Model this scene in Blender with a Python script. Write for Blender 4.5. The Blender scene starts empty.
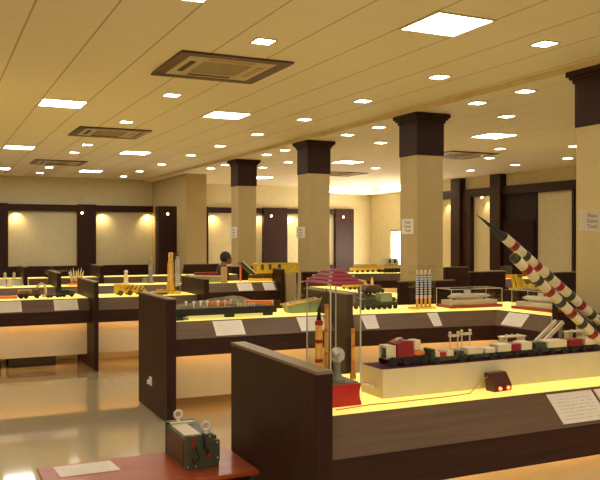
import bpy, math, random
from mathutils import Vector, Matrix
random.seed(7)
S = bpy.context.scene
COL = S.collection
PI = math.pi
# ------------------------------------------------------------------ camera
YAW, PITCH, FPX = 0.4443, -0.0036, 777.0
CAMZ = 1.6
cd = bpy.data.cameras.new('camera'); cam = bpy.data.objects.new('camera', cd); COL.objects.link(cam)
cam.location = (0, 0, CAMZ); cam.rotation_euler = (PI/2 + PITCH, 0, -YAW)
cd.sensor_width = 36; cd.lens = FPX*36/600; cd.clip_end = 100; cd.clip_start = 0.05
S.camera = cam
_F = Vector((math.sin(YAW)*math.cos(PITCH), math.cos(YAW)*math.cos(PITCH), math.sin(PITCH)))
_R = Vector((math.cos(YAW), -math.sin(YAW), 0)); _U = _R.cross(_F)
def ray(px, py): return _R*((px-300)/FPX) - _U*((py-240)/FPX) + _F
def at(px, py, Y):
    "point of the photograph's pixel on the plane y = Y"
    d = ray(px, py); d = d*(Y/d.y); return Vector((d.x, d.y, CAMZ + d.z))
def atx(px, py, X):
    d = ray(px, py); d = d*(X/d.x); return Vector((d.x, d.y, CAMZ + d.z))
def atz(px, py, Z):
    d = ray(px, py); d = d*((Z-CAMZ)/d.z); return Vector((d.x, d.y, Z))

# ------------------------------------------------------------------ materials
def lin(c):
    c = c/255.0
    return c/12.92 if c <= .04045 else ((c+.055)/1.055)**2.4
def L(r, g, b): return (lin(r), lin(g), lin(b), 1)
MATS = {}
def mat(name, rgb, rough=.5, metal=0, var=.06, scale=8, coat=0, emit=None, es=0, alpha=None, trans=0, spec=.5, bump=0):
    if name in MATS: return MATS[name]
    m = bpy.data.materials.new(name); m.use_nodes = True; MATS[name] = m
    nt = m.node_tree; b = nt.nodes['Principled BSDF']
    b.inputs['Roughness'].default_value = rough; b.inputs['Metallic'].default_value = metal
    b.inputs['Coat Weight'].default_value = coat; b.inputs['Specular IOR Level'].default_value = spec
    b.inputs['Transmission Weight'].default_value = trans
    c = L(*rgb)
    if var:
        tc = nt.nodes.new('ShaderNodeTexCoord'); n = nt.nodes.new('ShaderNodeTexNoise')
        n.inputs['Scale'].default_value = scale; n.inputs['Detail'].default_value = 4
        r = nt.nodes.new('ShaderNodeValToRGB')
        r.color_ramp.elements[0].color = tuple(max(0, x*(1-var*2)) for x in c[:3])+(1,)
        r.color_ramp.elements[1].color = tuple(min(1, x*(1+var*2)) for x in c[:3])+(1,)
        r.color_ramp.elements[0].position = .3; r.color_ramp.elements[1].position = .7
        nt.links.new(tc.outputs['Object'], n.inputs['Vector']); nt.links.new(n.outputs['Fac'], r.inputs['Fac'])
        nt.links.new(r.outputs['Color'], b.inputs['Base Color'])
        if bump:
            bp = nt.nodes.new('ShaderNodeBump'); bp.inputs['Strength'].default_value = bump; bp.inputs['Distance'].default_value = .01
            nt.links.new(n.outputs['Fac'], bp.inputs['Height']); nt.links.new(bp.outputs['Normal'], b.inputs['Normal'])
    else:
        b.inputs['Base Color'].default_value = c
    if emit:
        b.inputs['Emission Color'].default_value = L(*emit); b.inputs['Emission Strength'].default_value = es
    return m

def wood(name, dark, light, rough=.35, coat=.2, grain=(14, 14, .7)):
    if name in MATS: return MATS[name]
    m = bpy.data.materials.new(name); m.use_nodes = True; MATS[name] = m
    nt = m.node_tree; b = nt.nodes['Principled BSDF']
    tc = nt.nodes.new('ShaderNodeTexCoord'); mp = nt.nodes.new('ShaderNodeMapping'); mp.inputs['Scale'].default_value = grain
    n = nt.nodes.new('ShaderNodeTexNoise'); n.inputs['Scale'].default_value = 2.2; n.inputs['Detail'].default_value = 6
    n.inputs['Distortion'].default_value = .6
    r = nt.nodes.new('ShaderNodeValToRGB')
    r.color_ramp.elements[0].position = .3; r.color_ramp.elements[1].position = .75
    r.color_ramp.elements[0].color = L(*dark); r.color_ramp.elements[1].color = L(*light)
    nt.links.new(tc.outputs['Object'], mp.inputs['Vector']); nt.links.new(mp.outputs['Vector'], n.inputs['Vector'])
    nt.links.new(n.outputs['Fac'], r.inputs['Fac']); nt.links.new(r.outputs['Color'], b.inputs['Base Color'])
    b.inputs['Roughness'].default_value = rough; b.inputs['Coat Weight'].default_value = coat; b.inputs['Coat Roughness'].default_value = .25; b.inputs['Specular IOR Level'].default_value = .25
    return m

def math_node(nt, op, a, bv=None):
    n = nt.nodes.new('ShaderNodeMath'); n.operation = op
    for i, v in enumerate((a, bv)):
        if v is None: continue
        if isinstance(v, (int, float)): n.inputs[i].default_value = v
        else: nt.links.new(v, n.inputs[i])
    return n.outputs[0]

def ceiling_mat(name, offx, lw=.016):
    m = bpy.data.materials.new(name); m.use_nodes = True
    nt = m.node_tree; b = nt.nodes['Principled BSDF']; b.inputs['Roughness'].default_value = .85
    tc = nt.nodes.new('ShaderNodeTexCoord'); sp = nt.nodes.new('ShaderNodeSeparateXYZ'); nt.links.new(tc.outputs['Object'], sp.inputs[0])
    def line(out, off, w):
        f = math_node(nt, 'FRACT', math_node(nt, 'DIVIDE', math_node(nt, 'SUBTRACT', out, off), .6))
        d = math_node(nt, 'ABSOLUTE', math_node(nt, 'SUBTRACT', f, .5))
        return math_node(nt, 'GREATER_THAN', d, .5 - w)
    lx = line(sp.outputs['X'], offx, lw); ly = line(sp.outputs['Y'], .35, .006)
    ly = math_node(nt, 'MULTIPLY', ly, .35)
    fac = math_node(nt, 'MAXIMUM', lx, ly)
    ns = nt.nodes.new('ShaderNodeTexNoise'); ns.inputs['Scale'].default_value = .6; nt.links.new(tc.outputs['Object'], ns.inputs['Vector'])
    rp = nt.nodes.new('ShaderNodeValToRGB'); nt.links.new(ns.outputs['Fac'], rp.inputs['Fac'])
    rp.color_ramp.elements[0].color = L(246, 236, 212); rp.color_ramp.elements[1].color = L(250, 241, 219)
    mx = nt.nodes.new('ShaderNodeMix'); mx.data_type = 'RGBA'
    nt.links.new(fac, mx.inputs['Factor']); nt.links.new(rp.outputs['Color'], mx.inputs['A']); mx.inputs['B'].default_value = L(202, 186, 154)
    nt.links.new(mx.outputs['Result'], b.inputs['Base Color'])
    return m

def floor_mat():
    m = bpy.data.materials.new('polished_floor_tile'); m.use_nodes = True
    nt = m.node_tree; b = nt.nodes['Principled BSDF']
    tc = nt.nodes.new('ShaderNodeTexCoord'); br = nt.nodes.new('ShaderNodeTexBrick')
    br.offset = 0; br.inputs['Scale'].default_value = 1; br.inputs['Brick Width'].default_value = .6; br.inputs['Row Height'].default_value = .6
    br.inputs['Mortar Size'].default_value = .003
    br.inputs['Color1'].default_value = L(196, 178, 142); br.inputs['Color2'].default_value = L(192, 174, 138); br.inputs['Mortar'].default_value = L(188, 170, 134)
    nt.links.new(tc.outputs['Object'], br.inputs['Vector'])
    n = nt.nodes.new('ShaderNodeTexNoise'); n.inputs['Scale'].default_value = 3; n.inputs['Detail'].default_value = 8; nt.links.new(tc.outputs['Object'], n.inputs['Vector'])
    mx = nt.nodes.new('ShaderNodeMix'); mx.data_type = 'RGBA'; mx.blend_type = 'SOFT_LIGHT'; mx.inputs['Factor'].default_value = .08
    nt.links.new(br.outputs['Color'], mx.inputs['A']); nt.links.new(n.outputs['Color'], mx.inputs['B'])
    nt.links.new(mx.outputs['Result'], b.inputs['Base Color'])
    b.inputs['Roughness'].default_value = .06; b.inputs['Specular IOR Level'].default_value = .9; b.inputs['Coat Weight'].default_value = .6; b.inputs['Coat Roughness'].default_value = .03
    return m

def card_mat():
    m = bpy.data.materials.new('printed_card'); m.use_nodes = True
    nt = m.node_tree; b = nt.nodes['Principled BSDF']; b.inputs['Roughness'].default_value = .5
    tc = nt.nodes.new('ShaderNodeTexCoord'); sp = nt.nodes.new('ShaderNodeSeparateXYZ'); nt.links.new(tc.outputs['Generated'], sp.inputs[0])
    f = math_node(nt, 'FRACT', math_node(nt, 'MULTIPLY', sp.outputs['Y'], 9))
    ln = math_node(nt, 'LESS_THAN', f, .35)
    n = nt.nodes.new('ShaderNodeTexNoise'); n.inputs['Scale'].default_value = 14; nt.links.new(tc.outputs['Generated'], n.inputs['Vector'])
    ln = math_node(nt, 'MULTIPLY', ln, math_node(nt, 'GREATER_THAN', n.outputs['Fac'], .45))
    ex = math_node(nt, 'LESS_THAN', math_node(nt, 'ABSOLUTE', math_node(nt, 'SUBTRACT', sp.outputs['X'], .5)), .4)
    ey = math_node(nt, 'LESS_THAN', math_node(nt, 'ABSOLUTE', math_node(nt, 'SUBTRACT', sp.outputs['Y'], .5)), .4)
    ln = math_node(nt, 'MULTIPLY', math_node(nt, 'MULTIPLY', ln, math_node(nt, 'MULTIPLY', ex, ey)), .3)
    mx = nt.nodes.new('ShaderNodeMix'); mx.data_type = 'RGBA'; nt.links.new(ln, mx.inputs['Factor'])
    mx.inputs['A'].default_value = L(232, 222, 205); mx.inputs['B'].default_value = L(120, 112, 105)
    nt.links.new(mx.outputs['Result'], b.inputs['Base Color'])
    return m

def acrylic():
    m = bpy.data.materials.new('clear_acrylic'); m.use_nodes = True
    nt = m.node_tree; nt.nodes.remove(nt.nodes['Principled BSDF'])
    t = nt.nodes.new('ShaderNodeBsdfTransparent'); t.inputs[0].default_value = (.99, .99, .985, 1)
    g = nt.nodes.new('ShaderNodeBsdfGlossy'); g.inputs['Roughness'].default_value = .03
    f = nt.nodes.new('ShaderNodeLayerWeight'); f.inputs[0].default_value = .05
    mx = nt.nodes.new('ShaderNodeMixShader'); o = nt.nodes['Material Output']
    nt.links.new(f.outputs['Facing'], mx.inputs[0]); nt.links.new(t.outputs[0], mx.inputs[1]); nt.links.new(g.outputs[0], mx.inputs[2])
    nt.links.new(mx.outputs[0], o.inputs['Surface'])
    return m

M_WOOD = wood('dark_wenge_wood', (40, 18, 12), (60, 30, 20), .5, .02)
M_WOODH = wood('dark_wenge_wood_lengthwise', (48, 26, 19), (68, 40, 29), .5, .03, grain=(.7, 14, 14))
M_SLOPE = wood('brown_laminate', (94, 74, 56), (112, 88, 66), grain=(.8, 14, 14), rough=.45, coat=.03)
M_WOODTOP = wood('pale_wood_edge', (124, 104, 76), (142, 120, 88), rough=.35, grain=(14, .7, 14))
M_CHERRY = wood('cherry_red_wood', (150, 66, 34), (180, 88, 48), rough=.3, grain=(.8, 12, 12), coat=.15)
M_CREAM = mat('cream_paint', (212, 200, 158), .7, var=.02)
M_CREAM2 = mat('cream_column_paint', (192, 172, 122), .6, var=.02, scale=3)
M_KICK = mat('cream_laminate', (232, 216, 182), .5, var=.02)
M_WHITE = mat('white_plastic', (235, 230, 220), .4, var=0)
M_OFFW = mat('offwhite_enamel', (216, 204, 172), .4, var=.03)
M_BLACK = mat('black_paint', (22, 20, 20), .5, var=.1)
M_DKGREEN = mat('dark_military_green', (52, 60, 40), .5, var=.15, scale=30)
M_OLIVE = mat('olive_drab_paint', (72, 78, 58), .42, var=.08, scale=20)
M_BROWN = mat('brown_paint', (96, 60, 38), .5, var=.15, scale=30)
M_RED = mat('red_paint', (176, 28, 30), .35, var=.06)
M_DRED = mat('dark_red_paint', (140, 26, 34), .4, var=.06)
M_MAROON = mat('maroon_velvet', (92, 20, 44), .95, var=.1, scale=40)
M_PAGODA = mat('crimson_lacquer', (150, 24, 52), .6, var=.05)
M_ORANGE = mat('orange_paint', (222, 120, 44), .4, var=.06)
M_YELLOW = mat('yellow_paint', (232, 196, 60), .45, var=.12, scale=25)
M_GOLD = mat('brass_gold', (248, 190, 84), .35, metal=.25, var=.08, scale=30)
M_COPPER = mat('copper_orange', (248, 132, 56), .35, metal=.2, var=.1, scale=30)
M_SILVER = mat('brushed_silver', (214, 210, 196), .3, metal=.35, var=.05)
M_GREY = mat('grey_paint', (130, 124, 108), .5, var=.1)
M_TERRAIN = mat('model_terrain', (122, 112, 84), .9, var=.25, scale=16, bump=.4)
M_GREENBOX = mat('pale_green_paint', (130, 146, 112), .5, var=.05)
M_BLUE = mat('blue_stripe_paint', (78, 108, 176), .4, var=.15, scale=60)
M_TAN = mat('tan_paint', (196, 160, 98), .5, var=.06)
M_WBOX = mat('cream_white_box', (206, 192, 160), .5, var=.02)
M_CARD = card_mat()
M_PAPER = mat('paper_white', (240, 236, 226), .7, var=.01)
M_INK = mat('grey_print_ink', (120, 108, 96), .8, var=0)
M_ACR = acrylic()
M_EDGE = mat('acrylic_polished_edge', (206, 200, 184), .2, var=0)
M_RUBBER = mat('black_rubber', (26, 24, 24), .8, var=.05)
M_SKIN = mat('brown_skin', (150, 92, 64), .55, var=.03)
M_HAIR = mat('black_hair', (20, 16, 14), .6, var=.1)
M_CLOTH = mat('charcoal_cloth', (48, 44, 46), .85, var=.08)
M_TROUS = mat('dark_trouser_cloth', (40, 36, 40), .9, var=.06)
M_GRILLE = mat('grey_grille', (186, 172, 142), .6, var=.05)
M_FRAMEW = mat('mahogany_stain', (78, 32, 22), .35, var=.12, scale=12, coat=.2)
M_CRYSTAL = mat('cloudy_crystal', (220, 214, 200), .12, var=.3, scale=40, trans=.35)
def emission(name, rgb, strength):
    m = bpy.data.materials.new(name); m.use_nodes = True; nt = m.node_tree
    b = nt.nodes['Principled BSDF']; b.inputs['Base Color'].default_value = L(*rgb)
    b.inputs['Emission Color'].default_value = L(*rgb); b.inputs['Emission Strength'].default_value = strength
    return m
E_PANEL = emission('panel_diffuser_light', (255, 250, 240), 21)
E_DOWN = emission('downlight_glow', (255, 250, 238), 32)
E_TOP = emission('backlit_yellow_acrylic', (255, 232, 120), 0.62)
E_LED = emission('orange_led_strip', (255, 196, 120), 6.0)
E_SPOT = emission('spot_bulb', (255, 214, 140), 20)
E_WIN = emission('daylight_glass', (255, 246, 226), 15.0)
E_COVE = emission('cove_tube', (255, 236, 190), 90)
E_RLED = emission('red_led', (255, 90, 40), 6)

# ------------------------------------------------------------------ mesh builder
class MB:
    def __init__(s): s.v = []; s.f = []; s.smooth = set()
    def add(s, vs, fs, smooth=False):
        o = len(s.v); s.v += [tuple(v) for v in vs]
        for f in fs:
            if smooth: s.smooth.add(len(s.f))
            s.f.append([i+o for i in f])
        return s
    def box(s, c, d, rz=0, M=None):
        x, y, z = (k/2 for k in d); R = M or Matrix.Rotation(rz, 3, 'Z'); c = Vector(c)
        vs = [c + R @ Vector((a*x, b*y, e*z)) for e in (-1, 1) for a, b in ((-1, -1), (1, -1), (1, 1), (-1, 1))]
        return s.add(vs, [(0, 3, 2, 1), (4, 5, 6, 7), (0, 1, 5, 4), (1, 2, 6, 5), (2, 3, 7, 6), (3, 0, 4, 7)])
    def bx(s, x0, x1, y0, y1, z0, z1): return s.box(((x0+x1)/2, (y0+y1)/2, (z0+z1)/2), (x1-x0, y1-y0, z1-z0))
    def bar(s, p, q, w, h=None):
        p = Vector(p); q = Vector(q); d = q-p; l = d.length; z = d.normalized()
        up = Vector((0, 0, 1)) if abs(z.z) < .95 else Vector((0, 1, 0))
        x = up.cross(z).normalized(); y = z.cross(x)
        return s.box((p+q)/2, (w, h or w, l), M=Matrix((x, y, z)).transposed())
    def rings(s, rs, n=16, caps=True, smooth=True):
        "rs: list of (centre, radius, axis x vec, axis y vec)"
        vs = []; fs = []
        for c, r, ax, ay in rs:
            for k in range(n):
                a = 2*PI*k/n; vs.append(Vector(c) + ax*(r*math.cos(a)) + ay*(r*math.sin(a)))
        for i in range(len(rs)-1):
            for k in range(n):
                fs.append((i*n+k, i*n+(k+1) % n, (i+1)*n+(k+1) % n, (i+1)*n+k))
        s.add(vs, fs, smooth)
        if caps: s.add(vs, [list(range(n))[::-1], [(len(rs)-1)*n+k for k in range(n)]])
        return s
    def cone(s, p, q, r0, r1=None, n=14):
        p = Vector(p); q = Vector(q); z = (q-p).normalized(); up = Vector((0, 0, 1)) if abs(z.z) < .95 else Vector((0, 1, 0))
        x = up.cross(z).normalized(); y = z.cross(x); r1 = r0 if r1 is None else r1
        return s.rings([(p, r0, x, y), (q, max(r1, .0004), x, y)], n)
    def lathe(s, p, q, prof, n=18):
        "profile: list of (t along p->q in metres, radius)"
        p = Vector(p); z = (Vector(q)-p).normalized(); up = Vector((0, 0, 1)) if abs(z.z) < .95 else Vector((0, 1, 0))
        x = up.cross(z).normalized(); y = z.cross(x)
        return s.rings([(p+z*t, max(r, .0004), x, y) for t, r in prof], n)
    def tube(s, pts, r, n=8):
        pts = [Vector(p) for p in pts]; rs = []; nx = None
        for i, p in enumerate(pts):
            d = (pts[min(i+1, len(pts)-1)] - pts[max(i-1, 0)]).normalized()
            if nx is None:
                up = Vector((0, 0, 1)) if abs(d.z) < .9 else Vector((0, 1, 0)); nx = up.cross(d).normalized()
            nx = (nx - d*nx.dot(d)).normalized(); rs.append((p, r, nx, d.cross(nx)))
        return s.rings(rs, n)
    def ring(s, c, R, r, ax, ay, n=20, m=8):
        c = Vector(c); ax = Vector(ax); ay = Vector(ay); az = ax.cross(ay); vs = []; fs = []
        for i in range(n):
            a = 2*PI*i/n; d = ax*math.cos(a) + ay*math.sin(a)
            for j in range(m):
                b = 2*PI*j/m; vs.append(c + d*(R + r*math.cos(b)) + az*(r*math.sin(b)))
        for i in range(n):
            for j in range(m): fs.append((i*m+j, ((i+1) % n)*m+j, ((i+1) % n)*m+(j+1) % m, i*m+(j+1) % m))
        return s.add(vs, fs, True)
    def ball(s, c, r, n=14, m=9, sc=(1, 1, 1)):
        c = Vector(c); vs = [c + Vector((0, 0, r*sc[2]))]; fs = []
        for i in range(1, m):
            t = PI*i/m
            for k in range(n):
                a = 2*PI*k/n; vs.append(c + Vector((r*sc[0]*math.sin(t)*math.cos(a), r*sc[1]*math.sin(t)*math.sin(a), r*sc[2]*math.cos(t))))
        vs.append(c - Vector((0, 0, r*sc[2])))
        for k in range(n): fs.append((0, 1+k, 1+(k+1) % n))
        for i in range(m-2):
            for k in range(n): fs.append((1+i*n+k, 1+(i+1)*n+k, 1+(i+1)*n+(k+1) % n, 1+i*n+(k+1) % n))
        b = 1+(m-2)*n
        for k in range(n): fs.append((b+k, len(vs)-1, b+(k+1) % n))
        return s.add(vs, fs, True)
    def prism(s, poly, a0, a1, axis='Y'):
        "poly of 2D points extruded along axis (Y: poly is x,z ; X: poly is y,z ; Z: poly is x,y)"
        def P(u, v, a): return {'Y': (u, a, v), 'X': (a, u, v), 'Z': (u, v, a)}[axis]
        n = len(poly); vs = [P(u, v, a0) for u, v in poly] + [P(u, v, a1) for u, v in poly]
        fs = [list(range(n)), [n+k for k in range(n)][::-1]] + [(k, n+k, n+(k+1) % n, (k+1) % n) for k in range(n)]
        return s.add(vs, fs)
    def build(s, name, m, parent=None, bev=0, loc=None, rz=0):
        me = bpy.data.meshes.new(name); me.from_pydata(s.v, [], s.f)
        for i in s.smooth: me.polygons[i].use_smooth = True
        import bmesh
        bm = bmesh.new(); bm.from_mesh(me); bmesh.ops.remove_doubles(bm, verts=bm.verts, dist=1e-6)
        bmesh.ops.recalc_face_normals(bm, faces=bm.faces); bm.to_mesh(me); bm.free()
        me.materials.append(m)
        o = bpy.data.objects.new(name, me); COL.objects.link(o)
        if parent: o.parent = parent
        if loc is not None: o.location = loc
        o.rotation_euler.z = rz
        if bev:
            b = o.modifiers.new('bevel', 'BEVEL'); b.width = bev; b.segments = 2; b.limit_method = 'ANGLE'; b.angle_limit = .6
        return o
def tag(o, label, cat, group=None):
    o['label'] = label; o['category'] = cat
    if group: o['group'] = group
    return o
def thing(name, label, cat, loc=(0, 0, 0), rz=0, group=None, sc=1):
    o = bpy.data.objects.new(name, None); COL.objects.link(o); o.location = loc; o.rotation_euler.z = rz; o.scale = (sc, sc, sc)
    o.empty_display_size = .1
    return tag(o, label, cat, group)
def struct(name, mb, m, bev=0):
    o = mb.build(name, m, bev=bev); o['kind'] = 'structure'; return o
def kids(o): return [c for c in bpy.data.objects if c.parent == o]
def dup(o, loc, rz=0, label=None, parent=None):
    c = o.copy(); COL.objects.link(c)
    if parent is None:
        c.location = loc; c.rotation_euler.z = rz
        if label: c['label'] = label
    else: c.parent = parent
    for k in kids(o): dup(k, None, parent=c)
    return c

# ------------------------------------------------------------------ the room
CZ, CR = 3.45, 3.39          # ceiling heights left / right of the step
BX = 6.26                    # the step in the ceiling
WX, WY, LX, FY = 14.7, 24.8, -4.0, -3.0
struct('floor', MB().bx(LX-.2, WX+.2, FY-.2, WY+.2, -.1, 0), floor_mat())
struct('ceiling', MB().bx(LX-.2, BX, FY-.2, WY+.2, CZ, CZ+.1), ceiling_mat('ceiling_tile', .15))
struct('ceiling', MB().bx(BX+.001, WX+.2, FY-.2, WY+.2, CR, CR+.16), ceiling_mat('ceiling_tile_lower', .05, .008))
struct('trim_1', MB().bx(BX-.03, BX, FY-.2, WY+.2, CR-.005, CZ+.05), mat('ceiling_step_trim', (226, 208, 170), .6, var=.02))
struct('wall_back', MB().bx(LX-.2, WX+.2, WY, WY+.2, 0, CZ+.1), M_CREAM)
struct('wall_front', MB().bx(LX-.2, WX+.2, FY-.2, FY, 0, CZ+.1), M_CREAM)
struct('wall_left', MB().bx(LX-.2, LX, FY, WY, 0, CZ+.1), M_CREAM)
# right wall with a window opening in the far corner
wy0, wy1, wz0, wz1 = 20.75, 23.45, .35, 1.86  # reaches on behind the column, widened to light the back wall
w = MB()
w.bx(WX, WX+.2, FY, wy0, 0, CZ+.1); w.bx(WX, WX+.2, wy1, WY, 0, CZ+.1); w.bx(WX, WX+.2, wy0, wy1, 0, wz0); w.bx(WX, WX+.2, wy0, wy1, wz1, CZ+.1)
struct('wall_right', w, M_CREAM)
wn = MB()
for y in (wy0, (wy0+wy1)/2, wy1): wn.bx(WX+.02, WX+.08, y-.03, y+.03, wz0, wz1)
wn.bx(WX+.02, WX+.08, wy0, wy1, wz0, wz0+.06); wn.bx(WX+.02, WX+.08, wy0, wy1, wz1-.06, wz1)
wf = struct('window_1', wn, M_GREY)
pn = MB().bx(WX+.04, WX+.05, wy0+.03, wy1-.03, wz0+.03, wz1-.03).build('window_glass', E_WIN, wf); pn['kind'] = 'structure'
struct('wall_pier', MB().bx(6.5, 7.1, 21.1, WY, 0, CR), M_CREAM2)

# ---- dark wood wall panelling on the back wall (niches)
def trim(n, mb, m=None): return struct('trim_%d' % n, mb, m or M_WOOD, bev=.006)
ty = WY-.12
trim(2, MB().bx(-3.5, 6.5, ty, WY, 2.40, 2.60))
for i, (a, b) in enumerate(((1.55, 2.1), (4.12, 4.68), (-1.1, -.5))): trim(3+i, MB().bx(a, b, ty-.05, WY, 0, 2.62))
trim(6, MB().bx(5.95, 6.495, 22.0, 22.35, 0, 2.5))
trim(7, MB().bx(7.9, 13.9, ty, WY, 2.42, 2.60))
for i, (a, b) in enumerate(((8.2, 8.36), (10.35, 11.25), (13.15, 13.9))): trim(8+i, MB().bx(a, b, ty-.04, WY, 0, 2.62))
# ---- panelling of the right wall
tx = WX-.12
trim(11, MB().bx(tx, WX, 5.0, 20.6, 2.80, 3.04))
def rp(n, pa, pb, d, t):
    a, b = atx(pb, 240, WX-d).y, atx(pa, 240, WX-d).y
    trim(n, MB().bx(WX-d, WX, a, b, 0, t))
rp(12, 450.5, 459.5, .22, CR); rp(13, 461, 470.5, .13, 2.9); rp(14, 489.5, 500, .22, CR); rp(15, 571.5, 574, .15, 2.9)
# doorway with a dark curtain between the posts
trim(17, MB().bx(WX-.03, WX, 16.05, 17.35, 0, 2.8), mat('doorway_shade_fill', (40, 24, 22), .8, var=.1))  # shade inside the doorway is put in as a flat dark sheet
dr = MB(); n = 26
for k in range(n):
    y0 = 16.1 + k*1.2/n; dr.cone((WX-.09, y0+.02, .03), (WX-.09, y0+.02, 2.05), .03, n=8)
tag(dr.build('curtain', mat('dark_red_curtain', (44, 10, 13), .9, var=.15)), 'dark red curtain hanging in the doorway of the right wall', 'curtain')
trim(22, MB().bx(-3.5, 6.49, WY-.10, WY-.021, 0, .72)); trim(23, MB().bx(7.15, 13.9, WY-.10, WY-.021, 0, .62))
struct('baseboard_back', MB().bx(LX, 6.38, WY-.02, WY, 0, .1), M_WOOD)
struct('baseboard_right', MB().bx(WX-.02, WX, FY, WY, 0, .1), M_WOOD)

# lit cornice in the bright far corner
struct('trim_20', MB().bx(12.6, WX, WY-.20, WY, 3.14, 3.20), M_WHITE)
struct('trim_21', MB().bx(WX-.20, WX, 20.9, WY-.205, 3.14, 3.20), M_WHITE)
for k, (x, y, d) in enumerate(((13.65, WY-.08, (1.9, .04, .03)), (WX-.08, 22.6, (.04, 3.0, .03)))):
    t = thing('cornice_light', ('tube light on the cornice of the back wall, far corner', 'tube light on the cornice of the right wall, far corner')[k], 'tube light', (x, y, 3.2))
    MB().box((0, 0, .025), d).build('tube', E_COVE, t); MB().box((0, 0, .005), (d[0]+.02, d[1]+.02, .01)).build('base', M_WHITE, t)
# ------------------------------------------------------------------ ceiling fittings
def light_panel(x, y, z, label):
    t = thing('ceiling_light_panel', label, 'ceiling light', (x, y, z), 0, 'square ceiling light panels')
    f = MB(); a = .3; b = .28
    f.bx(-a, a, -a, -b, -.012, 0).bx(-a, a, b, a, -.012, 0).bx(-a, -b, -b, b, -.012, 0).bx(b, a, -b, b, -.012, 0)
    f.build('frame', M_OFFW, t)
    MB().bx(-b, b, -b, b, -.008, -.001).build('diffuser', E_PANEL, t)
    return t
ORD = ['nearest', 'second', 'third', 'fourth', 'fifth', 'sixth', 'seventh', 'eighth', 'ninth', 'tenth', 'eleventh']
panel0 = None
for cx, cz, ys, nm in ((1.65, CZ, (-1.2, .6, 5.55, 11.1, 16.9, 22.3), 'in the row over the left counters'), (4.05, CZ, (-1.2, .6, 5.55, 11.1, 16.9, 22.1), 'in the row beside the ceiling step'),  # two nearest panels per row are unseen, added to light the near things
                       (8.97, CR, (5.5, 10.9, 16.2, 21.5), 'in the row beyond the columns'), (12.9, CR, (5.5, 22.6), 'in the row along the right wall'), (-.75, CZ, (-1.2, .6, 5.55, 11.1, 16.9), 'in the unseen row added past the left edge'), ):  # left-edge row is out of view, added for its light
    for i, y in enumerate(ys):
        lab = '%s bright square light panel %s, counting from the camera' % (ORD[i], nm)
        if panel0 is None: panel0 = light_panel(cx, y, cz, lab)
        else: dup(panel0, (cx, y, cz), 0, lab)
def downlight(x, y, z, label):
    t = thing('downlight', label, 'downlight', (x, y, z), 0, 'small square downlights')
    f = MB(); a = .105; b = .088
    f.bx(-a, a, -a, -b, -.01, 0).bx(-a, a, b, a, -.01, 0).bx(-a, -b, -b, b, -.01, 0).bx(b, a, -b, b, -.01, 0)
    f.build('trim_ring', M_OFFW, t)
    MB().bx(-b, b, -b, b, -.006, -.001).build('lamp_glass', E_DOWN, t)
    return t
down0 = None
for cx, cz, ys, nm in ((2.84, CZ, (3.9, 6.77, 9.84, 12.43, 15.84, 17.42, 21.4, 23.3), 'in the row left of the air conditioners'), (5.3, CZ, (3.9, 5.7, 7.4, 9.15, 10.98, 12.91, 14.9, 16.85, 19.3, 21.6, 23.6), 'in the row left of the ceiling step'),  # nearest downlight left of the step is unseen, added for its light
                       (6.58, CR, (7.41, 8.33, 10.85, 11.89, 14.53, 15.5, 18.1, 19.2), 'in the row passing the columns'), (7.7, CR, (5.5, 9.07, 12.63, 16.83, 18.4), 'in the row just beyond the columns'),
                       (10.4, CR, (5.5, 9.0, 12.44, 17.3, 21.5), 'in the row midway to the right wall'), (13.05, CR, (11.5, 13.29, 15.05, 16.81, 19.0), 'in the row along the right wall'), (11.4, CR, (11.44, 14.0), 'in the short row past the nearest column')):
    for i, y in enumerate(ys):
        lab = '%s square downlight %s, counting from the camera' % (ORD[i], nm)
        if down0 is None: down0 = downlight(cx, y, cz, lab)
        else: dup(down0, (cx, y, cz), 0, lab)
def aircon(x, y, z, label):
    t = thing('air_conditioner', label, 'air conditioner', (x, y, z), 0, 'ceiling cassette air conditioners')
    f = MB(); a = .61; b = .485
    f.bx(-a, a, -a, -b, -.022, 0).bx(-a, a, b, a, -.022, 0).bx(-a, -b, -b, b, -.022, 0).bx(b, a, -b, b, -.022, 0)
    f.build('wooden_surround', M_FRAMEW, t, bev=.004)['label'] = 'dark red-brown wooden surround'
    p = MB(); p.bx(-b, b, -b, b, -.016, -.001); p.build('panel', M_WBOX, t)
    for k in range(4):
        lv = MB().box((.38*math.cos(k*PI/2), .38*math.sin(k*PI/2), -.018), (.06, .5, .008), rz=k*PI/2)
        lv.build('air_outlet', (M_TAN, M_BROWN, M_BLACK, M_TAN)[k], t)
    g = MB(); g.bx(-.27, .27, -.27, .27, -.022, -.014)
    for k in range(12): g.bx(-.26, .26, -.25+k*.044, -.235+k*.044, -.027, -.022)
    g.build('intake_grille', M_GRILLE, t)
    return t
ac = aircon(2.86, 8.04, CZ, 'nearest ceiling air conditioner with a dark wooden surround')
dup(ac, (2.86, 13.85, CZ), 0, 'second ceiling air conditioner from the camera, left of the columns')
dup(ac, (2.86, 19.9, CZ), 0, 'farthest left ceiling air conditioner, near the back wall')
dup(ac, (10.35, 13.75, CR), 0, 'ceiling air conditioner beyond the front column, over the right side')
dup(ac, (10.4, 19.3, CR), 0, 'ceiling air conditioner beyond the second column, near the back wall')

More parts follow.
